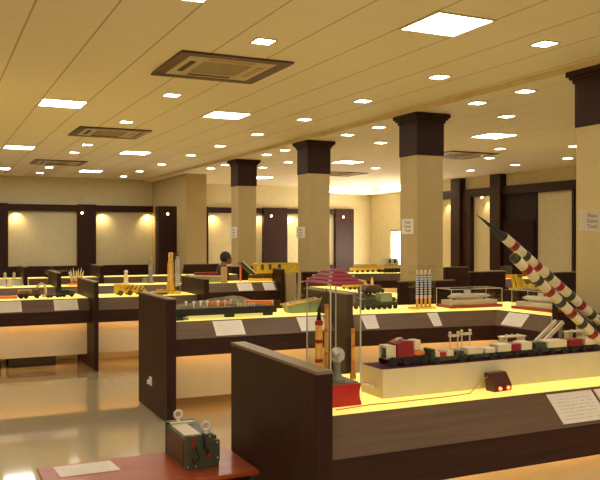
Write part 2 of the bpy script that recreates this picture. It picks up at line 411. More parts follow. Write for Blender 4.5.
# ------------------------------------------------------------------ columns
def column(x, y, label):
    t = thing('column', label, 'column', (x, y, 0), 0, 'square columns with dark capitals')
    MB().bx(0, .45, 0, .45, 0, 2.80).build('shaft', M_CREAM2, t, bev=.008)
    c = MB(); c.bx(-.012, .462, -.012, .462, 2.78, 3.27)
    for k, (e, z0, z1) in enumerate(((.03, 3.255, 3.30), (.055, 3.295, 3.33), (.08, 3.325, CR-.004))):
        c.bx(-e, .45+e, -e, .45+e, z0, z1)
    c.build('capital', M_WOOD, t, bev=.01)['label'] = 'dark wooden capital'
    return t
c0 = column(6.30, 5.85, 'nearest square cream column with a dark wooden capital, cut by the frame edge')
cols = [c0]
for y, lab in ((9.33, 'broad cream column carrying a white notice, second from the camera'), (12.88, 'cream column right of the yellow bridge model, third from the camera'), (16.7, 'farthest free-standing cream column, beside the pier')):
    cols.append(dup(c0, (6.30 if y < 16 else 6.38, y, 0), 0, lab))
def notice(px0, py0, px1, py1, X, label, front=False, Y=None):
    if front:
        p = at((px0+px1)/2, (py0+py1)/2, Y); h = (at(px0, py0, Y)-at(px0, py1, Y)).z; wd = abs(at(px1, py0, Y).x-at(px0, py0, Y).x)
        loc = (p.x, Y-.002, p.z); rz = 0
    else:
        p = atx((px0+px1)/2, (py0+py1)/2, X); h = (atx(px0, py0, X)-atx(px0, py1, X)).z; wd = abs(atx(px1, py0, X).y-atx(px0, py0, X).y)
        loc = (X-.002, p.y, p.z); rz = -PI/2
    t = thing('paper_notice', label, 'notice', loc, rz, 'notices taped on the columns')
    MB().bx(-wd/2, wd/2, -.002, .0015, -h/2, h/2).build('sheet', M_PAPER, t)
    for k, txt in enumerate(('Please', 'Donot', 'Touch')):
        cu = bpy.data.curves.new('lettering', 'FONT'); cu.body = txt; cu.align_x = 'CENTER'; cu.align_y = 'CENTER'; cu.size = h*.27; cu.extrude = .0005
        o = bpy.data.objects.new('lettering_curve', cu); COL.objects.link(o); o.parent = t; o.location = (0, -.003, h*(.27-.27*k)); o.rotation_euler = (PI/2, 0, 0)
        cu.materials.append(M_INK)
        me = bpy.data.meshes.new_from_object(o.evaluated_get(bpy.context.evaluated_depsgraph_get()))
        o2 = bpy.data.objects.new('lettering', me); COL.objects.link(o2); o2.parent = t; o2.location = o.location; o2.rotation_euler = o.rotation_euler
        if not me.materials: me.materials.append(M_INK)
        bpy.data.objects.remove(o)
notice(402, 219, 413.5, 234, 6.30, 'white notice lettered in three lines, taped to the second column')
notice(296.5, 227, 305, 238, 6.30, 'white notice taped to the third column from the camera')
notice(230.5, 227, 237, 238, 6.38, 'white notice taped to the farthest free-standing column')
notice(580, 211, 604, 231, 6.30, 'white notice taped to the nearest column, by the frame edge', True, 5.85)

# ------------------------------------------------------------------ counters
def offs(path, d):
    n = len(path); out = []
    for i in range(n):
        p = Vector(path[i]); ns = []
        if i > 0: a = (p-Vector(path[i-1])).normalized(); ns.append(Vector((-a.y, a.x)))
        if i < n-1: a = (Vector(path[i+1])-p).normalized(); ns.append(Vector((-a.y, a.x)))
        if len(ns) == 1: out.append(p+ns[0]*d)
        else:
            m = (ns[0]+ns[1]).normalized(); out.append(p + m*(d/max(.3, m.dot(ns[0]))))
    return out
def sweep(path, prof, end_dir=None):
    mb = MB(); rows = [[Vector((q.x, q.y, z)) for (o, z) in prof for q in [offs(path, o)[i]]] for i in range(len(path))]
    if end_dir:   # mitred end: the last cut follows this direction
        e = Vector(end_dir); a = (Vector(path[-1])-Vector(path[-2])).normalized(); nn = Vector((-a.y, a.x)); k = 1/e.dot(nn)
        rows[-1] = [Vector((path[-1][0]+e.x*o*k, path[-1][1]+e.y*o*k, z)) for (o, z) in prof]
    m = len(prof); vs = [v for r in rows for v in r]; fs = []
    for i in range(len(path)-1):
        for k in range(m): fs.append((i*m+k, i*m+(k+1) % m, (i+1)*m+(k+1) % m, (i+1)*m+k))
    fs.append(tuple(range(m))[::-1]); fs.append(tuple((len(path)-1)*m+k for k in range(m)))
    return mb.add(vs, fs)
ZT = .85
def counter(label, path, D=.85, kick=True, top=None, end_dir=None):
    o = path[0]; loc = [(p[0]-o[0], p[1]-o[1]) for p in path]
    t = thing('display_counter', label, 'display counter', (o[0], o[1], 0), 0, 'lit display counters')
    sweep(loc, [(0, ZT), (D, ZT), (D, ZT-.03), (0.02, ZT-.03)], end_dir).build('backlit_top', top or E_TOP, t)['label'] = 'glowing yellow top'
    sweep(loc, [(0, ZT-.002), (-.14, .707), (-.12, .695), (.02, ZT-.03)], end_dir).build('sloping_panel', M_SLOPE, t)
    sweep(loc, [(-.142, .707), (-.142, .557), (-.115, .557), (-.115, .707)], end_dir).build('fascia', M_WOODH, t)
    sweep(loc, [(-.115, .59), (-.115, .575), (D, .575), (D, .59)], end_dir).build('underside', M_WOODH, t)
    sweep(loc, [(-.05, .576), (-.05, .545), (-.045, .545), (-.045, .576)], end_dir).build('lamp_shield', M_WOODH, t)  # added lip that hides the strip's bright reflection in the floor
    if kick:
        sweep(loc, [(.06, .575), (.06, .15), (.085, .15), (.085, .575)], end_dir).build('kick_panel', M_KICK, t)
        sweep(loc, [(-.04, .574), (-.04, .560), (-.01, .560), (-.01, .574)], end_dir).build('light_strip', E_LED, t)
        sweep(loc, [(.12, .19), (.12, .175), (.15, .175), (.15, .19)], end_dir).build('light_strip', E_LED, t)
    sweep(loc, [(D-.03, ZT-.03), (D-.03, 0), (D, 0), (D, ZT-.03)], end_dir).build('rear_panel', M_KICK, t)
    return t
def partition(label, x, y, d, h=1.07, th=.065, rz=0):
    t = thing('wood_partition', label, 'partition', (x, y, 0), rz, 'dark wooden partitions between counters')
    MB().bx(0, th, 0, d, 0, h-.012).build('panel', M_WOOD, t, bev=.004)
    MB().bx(0, th, 0, d, h-.012, h).build('cap', M_WOODTOP, t)['label'] = 'lighter top edge'  # cap strip in a paler tan than the panel
    return t
NY, RY, LY = 2.89, 6.71, 9.8
counter('nearest display counter, crossing the lower right corner', [(1.45, NY), (4.6, NY)])
partition('big dark wooden partition at the end of the nearest counter', 1.37, 2.73, .96, th=.075)
counter('display counter behind the nearest one, with the long relief model', [(1.93, RY), (3.49, RY-.03)], .8)
partition('dark wooden partition with a white socket, left of the relief model counter', 1.835, 6.52, 1.0, th=.085)
px4 = at(353, 320, 6.4).x
partition('dark wooden partition seen behind the red pagoda case', px4-.065, 6.4, .95)
counter('display counter bending round under the acrylic cases', [(px4+.01, 6.60), (5.31, 6.40), (5.35, 5.66)], .8, end_dir=(.69, .724))
partition('dark wooden partition at the right end of the acrylic case counter', 5.245, 5.535, 1.3, h=1.0, th=.05, rz=-.761)
counter('long display counter at the left edge with the truck models', [(-1.6, LY), (1.76, LY)], .8)
partition('dark wooden partition right of the truck models', 1.765, 9.4, 1.2, th=.05)
counter('display counter between partitions under the tall golden missile', [(1.83, LY), (3.14, LY-.05)], .6)
partition('dark wooden partition right of the tall golden missile', 3.15, 9.45, 1.0)
counter('far display counter on the left, behind the truck models', [(-2, 12.2), (1.70, 12.2)], .5)
partition('dark wooden partition on the far left counter behind the trucks', 1.71, 12.05, .95)
counter('far display counter behind the yellow vehicle', [(1.785, 12.2), (3.97, 12.07)], .5)
counter('far display counter with the yellow bridge model', [(4.03, 12.07), (5.28, 12.07)], .5)
partition('dark wooden partition at the end of the bridge model counter', 5.29, 11.85, .95)
counter('farthest display counter along the back at the left', [(-2, 14.8), (1.50, 14.8)], .5)
partition('dark wooden partition on the farthest left counter', 1.51, 14.65, .95)
counter('farthest display counter in front of the middle niche', [(1.585, 14.8), (2.85, 14.8)], .5)
partition('dark wooden partition in front of the post between the niches', 2.86, 14.65, .95)
counter('farthest display counter in front of the pier', [(2.935, 14.8), (5.6, 14.7)], .5)
counter('display counter running away from the camera behind the red pagoda', [(5.2, 10.6), (5.27, 8.3)], .4)
counter('far display counter beyond the columns with the cream cabin model', [(6.95, 14.2), (9.3, 13.6)], .8)
counter('far display counter along the right side before the curtained doorway', [(9.0, 11.2), (11.5, 10.2)], .8)
def board(label, x0, x1, y0, Y, rise=0):
    a = at(x0, y0, Y); b = at(x1, y0, Y)
    return partition(label, a.x, Y, b.x-a.x, h=a.z, rz=-PI/2)
for k_, (xa_, xb_, hh2, lab_) in enumerate(((.35, .78, .10, 'long dark box on the floor under the left counter, near the frame edge'), (.86, 1.42, .13, 'longer dark box on the floor under the left counter, toward the partition'))):
    tb = thing('storage_box', lab_, 'box', (xa_, LY+.3, 0), 0, 'dark boxes under the left counter')
    MB().bx(0, xb_-xa_, 0, .3, 0, hh2-.02).build('body', M_BLACK, tb, bev=.006); MB().bx(-.005, xb_-xa_+.005, -.005, .305, hh2-.02, hh2).build('lid', M_BROWN, tb, bev=.004)
board('low dark board below the pier, behind the boat model', 182, 218, 264, 15.65)
board('low dark board behind the seated person', 231, 262, 266.5, 15.6)
board('low dark board left of the red pagoda roof', 301, 332, 271.5, 11.3)
board('long low dark board behind the four striped missiles', 397, 452, 281, 8.05)
board('low dark board right of the striped missile case', 443, 466, 267, 12.2)
board('low dark board in front of the curtained doorway', 468, 503, 271.5, 9.6)
board('low dark board under the launched missiles, by the nearest column', 553, 574, 272, 9.3)

# ------------------------------------------------------------------ information cards on the sloping panels
def card(label, loc, rz, w=.28, h=.165):
    t = MB().bx(-w/2, w/2, -h/2, h/2, .003, .006).build('information_card', M_CARD)
    t.location = loc; t.rotation_euler = (math.atan2(.143, .14), 0, rz)
    tag(t, label, 'card', 'information cards on the counters'); return t
def card_at(label, px, py, yf, w=.28):
    p = at(px, py, yf-.07); return card(label, (p.x, yf-.07, ZT-.0735), 0, w)
CY = ZT-.0735
p = at(577, 410, NY-.07)
card('white card on the nearest counter, below the long cream box', (p.x, NY-.07, CY), 0, .29)
card('white card mostly cut off by the right frame edge, on the nearest counter', (p.x+.31, NY-.07, CY), 0, .29)
card_at('white card under the long relief model with the dark base', 229, 329, RY-.01)
card_at('white card seen through the left side of the pagoda case', 312, 325, RY-.03)
card_at('white card below the dark green tracked vehicle', 376.5, 322, 6.57, .3)
card_at('white card below the four striped missiles', 441, 319, 6.49, .26)
p = atx(516, 318, 5.27)
card('white card on the turned end of the acrylic case counter', (5.26, p.y, CY), -PI/2+.06, .28)
card_at('white card at the left frame edge below the truck models', 9, 307, LY)
card_at('white card below the dark trucks beside the partition', 66, 307, LY)
card_at('white card on the far left counter, right one', 20, 283, 14.8, .3)
card_at('white card on the far left counter, cut by the frame edge', 0, 283, 14.8, .2)
card_at('white card on the bridge model counter', 245, 287, 12.03, .26)
card_at('white card at the right end of the bridge model counter', 269, 287, 12.01, .2)

# ------------------------------------------------------------------ long cream box with its models (nearest counter)
BZ = ZT; BH = .135
b0 = at(382.5, 399, 3.08); BXL = b0.x; BY = 3.08; BD = .2; BXR = 4.3
t = thing('model_base_box', 'long cream wooden box carrying the missile models on the nearest counter', 'box', (BXL, BY, BZ))
MB().bx(0, BXR-BXL, 0, BD, 0, BH).build('body', M_WBOX, t, bev=.004)
MB().bx(.004, BXR-BXL-.004, .012, BD-.012, BH, BH+.004).build('velvet_top', M_MAROON, t)['label'] = 'dark maroon velvet'
h = MB(); h.tube([(-.0, .06, .05), (-.02, .065, .05), (-.02, .135, .05), (-.0, .14, .05)], .007); h.build('handle', M_SILVER, t)
TZ = BZ+BH+.0045
def wheels(parent, xs, y, r, w=.012, m=None):
    for x in xs:
        for s in (-1, 1):
            q = MB().cone((x, s*y-s*w, r), (x, s*y, r), r, n=16); q.cone((x, s*y, r), (x, s*y+s*.002, r), r*.45, n=10)
            q.build('wheel', m or M_RUBBER, parent)
def bpx(px, py=360, y=3.17): return at(px, py, y).x
# red cab tractor with a white frame
x0 = bpx(381); x1 = bpx(421)
t = thing('model_tractor', 'red model tractor with a white nose frame, at the left end of the cream box', 'model vehicle', ((x0+x1)/2, BY+.075, TZ))
l = x1-x0
MB().bx(-l*.42, l*.5, -.04, .04, .024, .045).build('chassis', M_BLACK, t, bev=.003)
MB().prism([(-l*.26, .046), (-l*.26, .125), (-l*.1, .14), (l*.12, .136), (l*.16, .046)], -.045, .045).build('cab', M_DRED, t, bev=.005)
MB().bx(-l*.5, -l*.27, -.036, -.028, .046, .115).bx(-l*.5, -l*.27, .028, .036, .046, .115).bx(-l*.48, -l*.30, -.028, .028, .1, .115).bx(-l*.5, -l*.42, -.03, .03, .04, .07).build('nose_frame', M_OFFW, t, bev=.003)
MB().cone((-l*.40, 0, .046), (-l*.40, 0, .1), .022).cone((-l*.5, -.02, .06), (-l*.56, -.02, .06), .014).build('engine', M_DKGREEN, t)
MB().bx(l*.17, l*.44, -.04, .04, .05, .075).build('tank', M_ORANGE, t, bev=.006)
MB().bx(l*.2, l*.36, -.03, .03, .078, .135).build('crate', M_OFFW, t, bev=.003)
q = MB(); q.tube([(-l*.25, -.03, .143), (-l*.2, -.02, .15), (-l*.05, 0, .147), (l*.02, .02, .14)], .006); q.build('rolled_tarpaulin', M_OFFW, t)
wheels(t, (-l*.36, -l*.02, l*.2, l*.4), .048, .026)
t.scale = (1, 1, .86)
def carrier(label, p0, p1, body, loads, name='model_transporter', hz=.032, y=BY+.052, z=TZ):
    x0, x1 = bpx(p0), bpx(p1); l = x1-x0
    t = thing(name, label, 'model vehicle', ((x0+x1)/2, y, z), 0, 'model vehicles on the cream box')
    MB().bx(-l/2, l/2, -.035, .035, .014, hz).build('chassis', body, t, bev=.004)
    n = max(2, int(l/.07)); wheels(t, [(-l/2+.03)+(l-.06)*k/(n-1) for k in range(n)], .042, .016)
    for (a, b, h, m, nm) in loads:
        h *= .62
        MB().bx(bpx(a)-(x0+x1)/2, bpx(b)-(x0+x1)/2, -.036, .036, hz, hz+h).build(nm, m, t, bev=.004)
    return t
carrier('dark green model truck loaded with white and red crates behind the red tractor', 422.5, 456, M_DKGREEN, ((423, 426.5, .065, M_DKGREEN, 'cab'), (427, 431.5, .04, M_OFFW, 'crate'), (432, 437.5, .035, M_RED, 'crate'), (438, 445, .045, M_OFFW, 'crate'), (447, 455, .035, M_DKGREEN, 'crate')))
carrier('dark model transporter with two pale crates under the white stands', 457, 487, M_DKGREEN, ((459, 474, .05, M_OFFW, 'crate'), (476, 486, .04, M_OFFW, 'crate')))
carrier('model transporter carrying white, red and white blocks', 487.5, 524, M_BLACK, ((488.5, 502, .06, M_OFFW, 'block'), (502.5, 511.5, .058, M_DRED, 'block'), (512, 522.5, .066, M_OFFW, 'block')))
carrier('black and green model truck with one broad white block', 525, 558, M_DKGREEN, ((525.5, 536, .055, M_DKGREEN, 'cab'), (538, 557, .06, M_OFFW, 'block')))
carrier('model truck with a dark red cab and a white block, below the missiles', 558.5, 598, M_BLACK, ((559, 573, .055, M_DRED, 'cab'), (575, 590, .06, M_OFFW, 'block'), (591, 597, .03, M_DKGREEN, 'crate')))
# little white stands and gantries standing behind the vehicles
def stand(label, px0, px1, zt, yy):
    x0, x1 = at(px0, 345, yy).x, at(px1, 345, yy).x
    t = thing('model_stand', label, 'model stand', ((x0+x1)/2, yy, TZ), 0, 'small white model stands'); a = (x1-x0)/2; H = zt-TZ
    for s in (-1, 1): MB().bar((s*a*.75, 0, 0), (s*a*.75, 0, H*.9), .005).build('leg', M_OFFW, t)
    MB().bx(-a, a, -.008, .008, H*.78, H*.86).build('crossbar', M_OFFW, t)
    k = MB()
    for s in (-1, 0, 1): k.ball((s*a*.8, 0, H*.93 if s else H*.82), .0085)
    k.build('knobs', M_OFFW, t)
stand('left small white forked stand behind the pale crates', 449, 459, at(454, 331, 3.24).z, 3.24)
stand('right small white forked stand behind the pale crates', 460.5, 471, at(465, 329, 3.24).z, 3.24)
def gantry(label, px0, px1, zt, yy):
    x0, x1 = at(px0, 340, yy).x, at(px1, 340, yy).x
    t = thing('model_gantry', label, 'model gantry', ((x0+x1)/2, yy, TZ), 0, 'flat white model gantries'); a = (x1-x0)/2; H = zt-TZ
    for s in (-1, 1): MB().bx(s*a*.8-.012, s*a*.8+.012, -.02, .02, 0, H*.86).build('upright', M_WBOX, t)
    MB().bx(-a*1.05, a*1.05, -.025, .025, H*.86, H*.94).build('beam', M_OFFW, t, bev=.003)
    for s in (-.5, 0, .5): MB().cone((s*a, 0, H*.94), (s*a, 0, H*1.02), .008, .006).build('peg', M_OFFW, t)
gantry('flat white gantry behind the red and white blocks', 501, 523, at(512, 334.5, 3.245).z, 3.245)
gantry('flat white gantry near the right frame edge behind the red cab', 566, 588, at(576, 329.5, 3.245).z, 3.245)
t = thing('launch_ramp', 'white twin-rail ramp slanting up in front of the low dark board', 'launch ramp', (0, 0, 0))
for a, b, yy in (((529, 344), (556, 321), 3.26), ((536, 345), (563, 322), 3.215)):
    q = at(*a, yy); q.z = TZ+.01; MB().bar(q, at(*b, yy), .014, .02).build('rail', M_OFFW, t)
q0 = at(556, 321, 3.26); q1 = at(563, 322, 3.215); MB().bar((q1.x+.005, 3.237, TZ), (q1.x+.005, 3.237, q1.z-.008), .016).build('prop', M_GREY, t)
MB().bar(tuple((q0+q1*1)/2-Vector((.0, .022, .0)))[:3], tuple((q0+q1)/2+Vector((0, .022, 0))), .01).build('cross_tie', M_GREY, t)

# missiles on the launcher
def missile(label, tip, a, b, r, bands, nose_label, pointed):
    a = Vector(a); b = Vector(b); d = (b-a).normalized(); tip = Vector(tip)
    t = thing('launched_missile', label, 'model missile', a)
    if pointed:
        l = (a-tip).length
        MB().lathe(tip-a, Vector((0, 0, 0)), [(0, .0015), (l*.35, r*.3), (l*.62, r*.45), (l*.7, r*.42), (l*.8, r*.62), (l*.97, r*.95), (l, r*1.02)]).build('nose', M_BLACK, t)['label'] = nose_label
    else:
        MB().lathe(-d*.045, Vector((0, 0, 0)), [(0, .004), (.008, r*.7), (.02, r*.95), (.045, r)]).build('nose', M_DKGREEN, t)['label'] = nose_label
    s = 0; L_ = (b-a).length; k = 0
    while s < L_-.01:
        w = bands[0] if k % 2 == 0 else bands[1]; e = min(L_, s+w)
        col = M_OFFW if k % 2 == 0 else (M_DRED if (k//2) % 2 == 0 else M_DKGREEN); rr = r if k % 2 == 0 else r*1.1
        bd = MB().lathe(d*s, d*(s+1), [(0, rr*.96), (.004, rr), (e-s-.004, rr), (e-s, rr*.96)])
        bd.build('body_section' if k % 2 == 0 else 'band', col, t); s = e; k += 1
    up = Vector((-d.z, 0, d.x)) if d.x > 0 else Vector((d.z, 0, -d.x)); sd = Vector((0, 1, 0))
    for q in range(4 if pointed else 0):
        w = up if q == 0 else (-up if q == 1 else (sd if q == 2 else -sd))
        p0 = d*(L_-.16) + w*r*.9; f = MB(); tn = d.cross(w)*.0015
        pts = [p0, p0+d*.14, p0+d*.15+w*.05, p0+d*.09+w*.05]
        f.add([x+tn for x in pts]+[x-tn for x in pts], [(0, 1, 2, 3), (7, 6, 5, 4), (0, 4, 5, 1), (1, 5, 6, 2), (2, 6, 7, 3), (3, 7, 4, 0)]); f.build('fin', M_DKGREEN, t)
    return t
mY = 3.22
A = at(504, 237, mY); B0 = at(600, 322, mY); B = A + (B0-A)*1.12
missile('banded white missile with a long thin black nose, the upper of the pair', at(477, 215, mY), A, B, .026, (.062, .034), 'long pointed black nose', True)
mY2 = 3.10
A2 = at(517, 260, mY2); B2 = at(600, 341, mY2); B2 = A2+(B2-A2)*1.01
missile('banded white missile with a blunt green nose, the lower of the pair', A2, A2, B2, .026, (.062, .034), 'blunt dark green nose', False)
# launcher cradle carrying both missiles
t = thing('missile_launcher', 'dark launcher cradle beneath the two banded missiles at the right frame edge', 'launcher', (0, 0, 0))
r0 = A+(B-A)*.55; r1 = A+(B-A)*.98
dn = Vector((0, 0, -.046))
MB().bar(r0+dn+Vector((0, .02, -.005)), r1+dn+Vector((0, .02, -.005)), .02, .02).build('rail', M_DKGREEN, t, bev=.003)
MB().bx(r1.x-.08, r1.x+.14, 3.15, 3.26, TZ, r1.z-.085).build('pedestal', M_DKGREEN, t, bev=.006)

MB().bar((B2.x-.02, 3.13, B2.z+.03), (r1.x, 3.16, TZ+.012), .016).build('bracket', M_DKGREEN, t)
# ------------------------------------------------------------------ pagoda display case
pf = 3.02; xl = at(330.5, 400, pf).x; xr = at(360.5, 400, pf).x; pd = .235; pw = xr-xl
case = thing('pagoda_display_case', 'clear display case with a stepped crimson pagoda roof and red base', 'display case', (xl, pf, ZT))
bh = .098
MB().prism([(-.004, 0), (pw+.004, 0), (pw+.004, .012), (pw-.004, .03), (pw-.006, .06), (pw+.002, bh-.008), (pw+.002, bh), (-.002, bh), (-.002, bh-.008), (.006, .06), (.004, .03), (-.004, .012)], -.004, pd+.004).build('base', M_RED, case, bev=.002)['label'] = 'glossy red wooden base'
zt = at(332, 285, pf).z - ZT
g = MB(); th = .003
g.bx(.004, pw-.004, .002, .002+th, bh, zt).bx(.004, pw-.004, pd-.002-th, pd-.002, bh, zt).bx(.001, .001+th, .002, pd-.002, bh, zt).bx(pw-.001-th, pw-.001, .002, pd-.002, bh, zt)
g.build('clear_panel', M_ACR, case)
for (a, b) in ((.0, 0), (pw, 0), (0, pd), (pw, pd)):
    MB().bx(a-.0025, a+.0025, b-.0025, b+.0025, bh, zt).build('corner_post', M_EDGE, case)
za = at(329, 269, pf+pd/2).z - ZT
rf = MB(); n = 4; hh = (za-zt)/n
for k in range(n):
    e = .014 - (pw*.36+.014)*k/n; e2 = .014 - (pw*.36+.014)*(k+.85)/n; q = .014-(pd*.36+.014)*k/n; q2 = .014-(pd*.36+.014)*(k+.85)/n
    z0 = zt+hh*k; z1 = z0+hh
    def rect(ex, ey, z): return [(-ex, -ey, z), (pw+ex, -ey, z), (pw+ex, pd+ey, z), (-ex, pd+ey, z)]
    vs = rect(e, q, z0)+rect(e, q, z0+hh*.3)+rect(e2, q2, z1)
    fs = [(3, 2, 1, 0), (8, 9, 10, 11)]
    for i in range(2):
        for j in range(4): fs.append((i*4+j, i*4+(j+1) % 4, (i+1)*4+(j+1) % 4, (i+1)*4+j))
    rf.add(vs, fs)
rf.build('pagoda_roof', M_PAGODA, case)['label'] = 'stepped crimson roof'
for k in range(n):
    e = .015 - (pw*.36+.014)*k/n; q = .015-(pd*.36+.014)*k/n; z0 = zt+hh*k
    for cx_, cy_ in ((-e, -q), (pw+e, -q), (pw+e, pd+q), (-e, pd+q)): MB().box((cx_, cy_, z0+hh*.16), (.012, .012, hh*.32)).build('corner_cap', M_OFFW, case)
MB().bx(.008, pw-.008, .008, pd-.008, bh, bh+.006).build('inner_floor', M_GREY, case)
fz = ZT+bh+.0062
def rocket(label, px, ptip, pcol, yy, r, collar, body, nose=M_BLACK):
    c = at(px, 340, yy); zt_ = at(px, ptip, yy).z - fz; zc = at(px, pcol, yy).z - fz
    t = thing('model_rocket', label, 'model rocket', (c.x, yy, fz), 0, 'model rockets in the pagoda case')
    MB().lathe((0, 0, 0), (0, 0, 1), [(0, r*1.15), (.008, r*1.15), (.012, r), (zc-.02, r), (zc-.012, r*.95)]).build('body', body, t)
    MB().lathe((0, 0, 0), (0, 0, 1), [(zc-.022, r*1.12), (zc-.004, r*1.12), (zc, r*.7)]).build('collar', collar, t)
    MB().lathe((0, 0, 0), (0, 0, 1), [(zc-.002, r*.72), (zc+(zt_-zc)*.35, r*.5), (zt_-.01, r*.14), (zt_, .0006)]).build('nose', nose, t)
    for f in (.3, .62): MB().lathe((0, 0, 0), (0, 0, 1), [(zc*f, r*1.08), (zc*f+.016, r*1.08)]).build('band', collar, t)
    for k in range(4):
        a = k*PI/2+.5; d = Vector((math.cos(a), math.sin(a), 0)); n_ = Vector((-d.y, d.x, 0))*.001
        pts = [d*r*.9, d*(r*2), d*(r*1.9)+Vector((0, 0, .02)), d*r*.9+Vector((0, 0, .045))]
        MB().add([p+n_ for p in pts]+[p-n_ for p in pts], [(0, 1, 2, 3), (7, 6, 5, 4), (0, 4, 5, 1), (1, 5, 6, 2), (2, 6, 7, 3), (3, 7, 4, 0)]).build('fin', collar, t)
    return t
rocket('thick golden model rocket with a red collar, left in the pagoda case', 319, 305, 320, 3.13, .0165, M_RED, M_GOLD)
rocket('slim orange model rocket with the tallest dark nose in the pagoda case', 326.5, 287, 304, 3.19, .0095, M_COPPER, M_GOLD)
rocket('slim golden model rocket at the right side of the pagoda case', 353, 315, 328, 3.09, .008, M_COPPER, M_GOLD)
c = at(337, 355, 3.07)
t = thing('crystal_ball', 'cloudy crystal ball on a grey stand in the pagoda case', 'ornament', (c.x, 3.07, fz))
MB().lathe((0, 0, 0), (0, 0, 1), [(0, .034), (.012, .032), (.03, .02), (.05, .014), (c.z-fz-.03, .018)]).build('stand', M_GREY, t)
MB().ball((0, 0, c.z-fz), .036, 20, 12).build('ball', M_CRYSTAL, t)

# ------------------------------------------------------------------ power supply with its cable
p = at(503, 388, 3.0)
t = thing('power_supply', 'small dark red power box with two glowing lamps, against the cream box', 'power supply', (p.x-.01, 2.985, ZT), .12)
MB().prism([(.0, 0), (.0, .035), (.035, .088), (.075, .088), (.06, 0)], -.058, .058, 'X').build('case', M_FRAMEW, t, bev=.004)
MB().bx(-.053, .053, -.004, 0, .004, .032).build('front_plate', M_BLACK, t)
for s in (-1, 1): MB().cone((s*.028, -.003, .017), (s*.028, -.012, .017), .009, .007).build('indicator_lamp', E_RLED, t)
pts = []
for (a, b, y) in ((489, 376, 3.03), (482, 380, 3.02), (470, 389, 3.0), (455, 393, 2.99), (440, 397, 2.985), (420, 399, 2.985), (395, 403, 2.98), (370, 403, 2.99), (350, 407, 2.97), (336, 409, 2.96)):
    q = at(a, b, y); pts.append((q.x, q.y, max(q.z, ZT+.004)if a > 480 else ZT+.004))
tag(MB().tube(pts, .003).build('power_cable', M_TAN), 'thin cable lying along the nearest counter in front of the cream box', 'cable')

# ------------------------------------------------------------------ low table with the green box
TH = .53
x0 = atz(37, 468, TH).x; x1 = 1.365
t = thing('low_table', 'low red-brown wooden table against the big dark partition', 'table', (x0, 3.30, 0))
tl = x1-x0; td = .48
MB().bx(0, tl, 0, td, TH-.022, TH).build('tabletop', M_CHERRY, t, bev=.004)
for a in (.04, tl-.06):
    for b in (.04, td-.04): MB().bx(a-.02, a+.02, b-.02, b+.02, 0, TH-.022).build('leg', M_WOOD, t)
MB().bx(.05, tl-.08, .03, .05, TH-.08, TH-.022).bx(.05, tl-.08, td-.05, td-.03, TH-.08, TH-.022).build('apron', M_WOOD, t)
q = MB(); qs = [atz(u, v, TH+.001) for u, v in ((53, 467.5), (60, 477.5), (121, 470), (110, 461))]
q.add([(a.x, a.y, TH+.0005) for a in qs]+[(a.x, a.y, TH+.003) for a in qs], [(0, 1, 2, 3), (7, 6, 5, 4), (0, 4, 5, 1), (1, 5, 6, 2), (2, 6, 7, 3), (3, 7, 4, 0)])
tag(q.build('information_sheet', M_CARD), 'white printed sheet lying on the low red-brown table', 'paper')
a = Vector((1.055, 3.44, TH)); gl, gd, grz = .168, .34, 0
hgt = .155
t = thing('equipment_box', 'olive green equipment box with two white lifting rings on the low table', 'equipment box', (a.x, a.y, TH+.0005), grz)
MB().prism([(0, 0), (gl*.97, 0), (gl*.97, hgt*.15), (gl, hgt*.15), (gl, hgt*.8), (gl*.8, hgt*.82), (gl*.78, hgt), (0, hgt)], 0, .025).build('front_plate', M_OLIVE, t, bev=.003)
MB().bx(.004, gl*.95, .026, gd, 0, hgt*.9).build('body', M_OLIVE, t, bev=.003)
MB().bx(.0, .0039, .04, gd-.03, .02, hgt*.8).build('side_panel', M_BROWN, t)
MB().bx(.0, gl*.85, gd-.02, gd+.002, 0, hgt).build('rear_plate', M_OLIVE, t, bev=.003)
MB().bx(.015, gl*.55, .05, gd-.06, hgt*.9, hgt*.94).bx(.015, gl*.8, gd-.055, gd-.025, hgt*.9, hgt*.98).build('label_plate', M_OFFW, t)['label'] = 'pale plates on top'
for (u, v) in ((gl*.34, gd-.035), (gl*.62, .02)):
    MB().cone((u, v, hgt*.9), (u, v, hgt+.012), .008).ring((u, v, hgt+.034), .019, .0065, (1, 0, 0), (0, 0, 1)).build('lifting_ring', M_WHITE, t)
for (u, v) in ((gl*.08, hgt*1.02), (gl*.08, hgt*.78), (gl*.52, hgt*.48)):
    MB().cone((u+.02, -.001, v-.01), (u+.02, -.02, v-.01), .0105, .009).build('terminal_knob', M_RED, t)['label'] = 'red terminal knob'
q = MB()
q.tube([(gl*.12+.02, -.014, hgt*.75), (gl*.3, -.03, hgt*.55), (gl*.36, -.026, hgt*.35), (gl*.2, -.02, hgt*.2), (.03, -.012, hgt*.35)], .004)
q.tube([(gl*.52+.02, -.014, hgt*.5), (gl*.5, -.03, hgt*.65), (gl*.52, -.012, hgt*.85), (gl*.5, .0, hgt+.008)], .005); q.build('lead', M_RUBBER, t)
q = MB()
for (u, v) in ((gl*.3, .012), (gl*.93, .04), (.012, .012), (gl*.92, hgt*.72), (gl*.7, hgt*.93)): q.cone((u, -.0, v), (u, -.006, v), .0045, .004, 8)
q.build('bolts', M_SILVER, t)
# socket on the second partition
p = atx(151, 381, 1.835)
t = thing('wall_socket', 'white power socket on the side of the dark partition', 'socket', (1.835, p.y, p.z))
MB().bx(-.009, 0, -.04, .04, -.04, .04).build('plate', M_WHITE, t, bev=.003)
MB().bx(-.035, -.009, -.018, .022, -.026, .012).build('plug', M_WHITE, t, bev=.004)

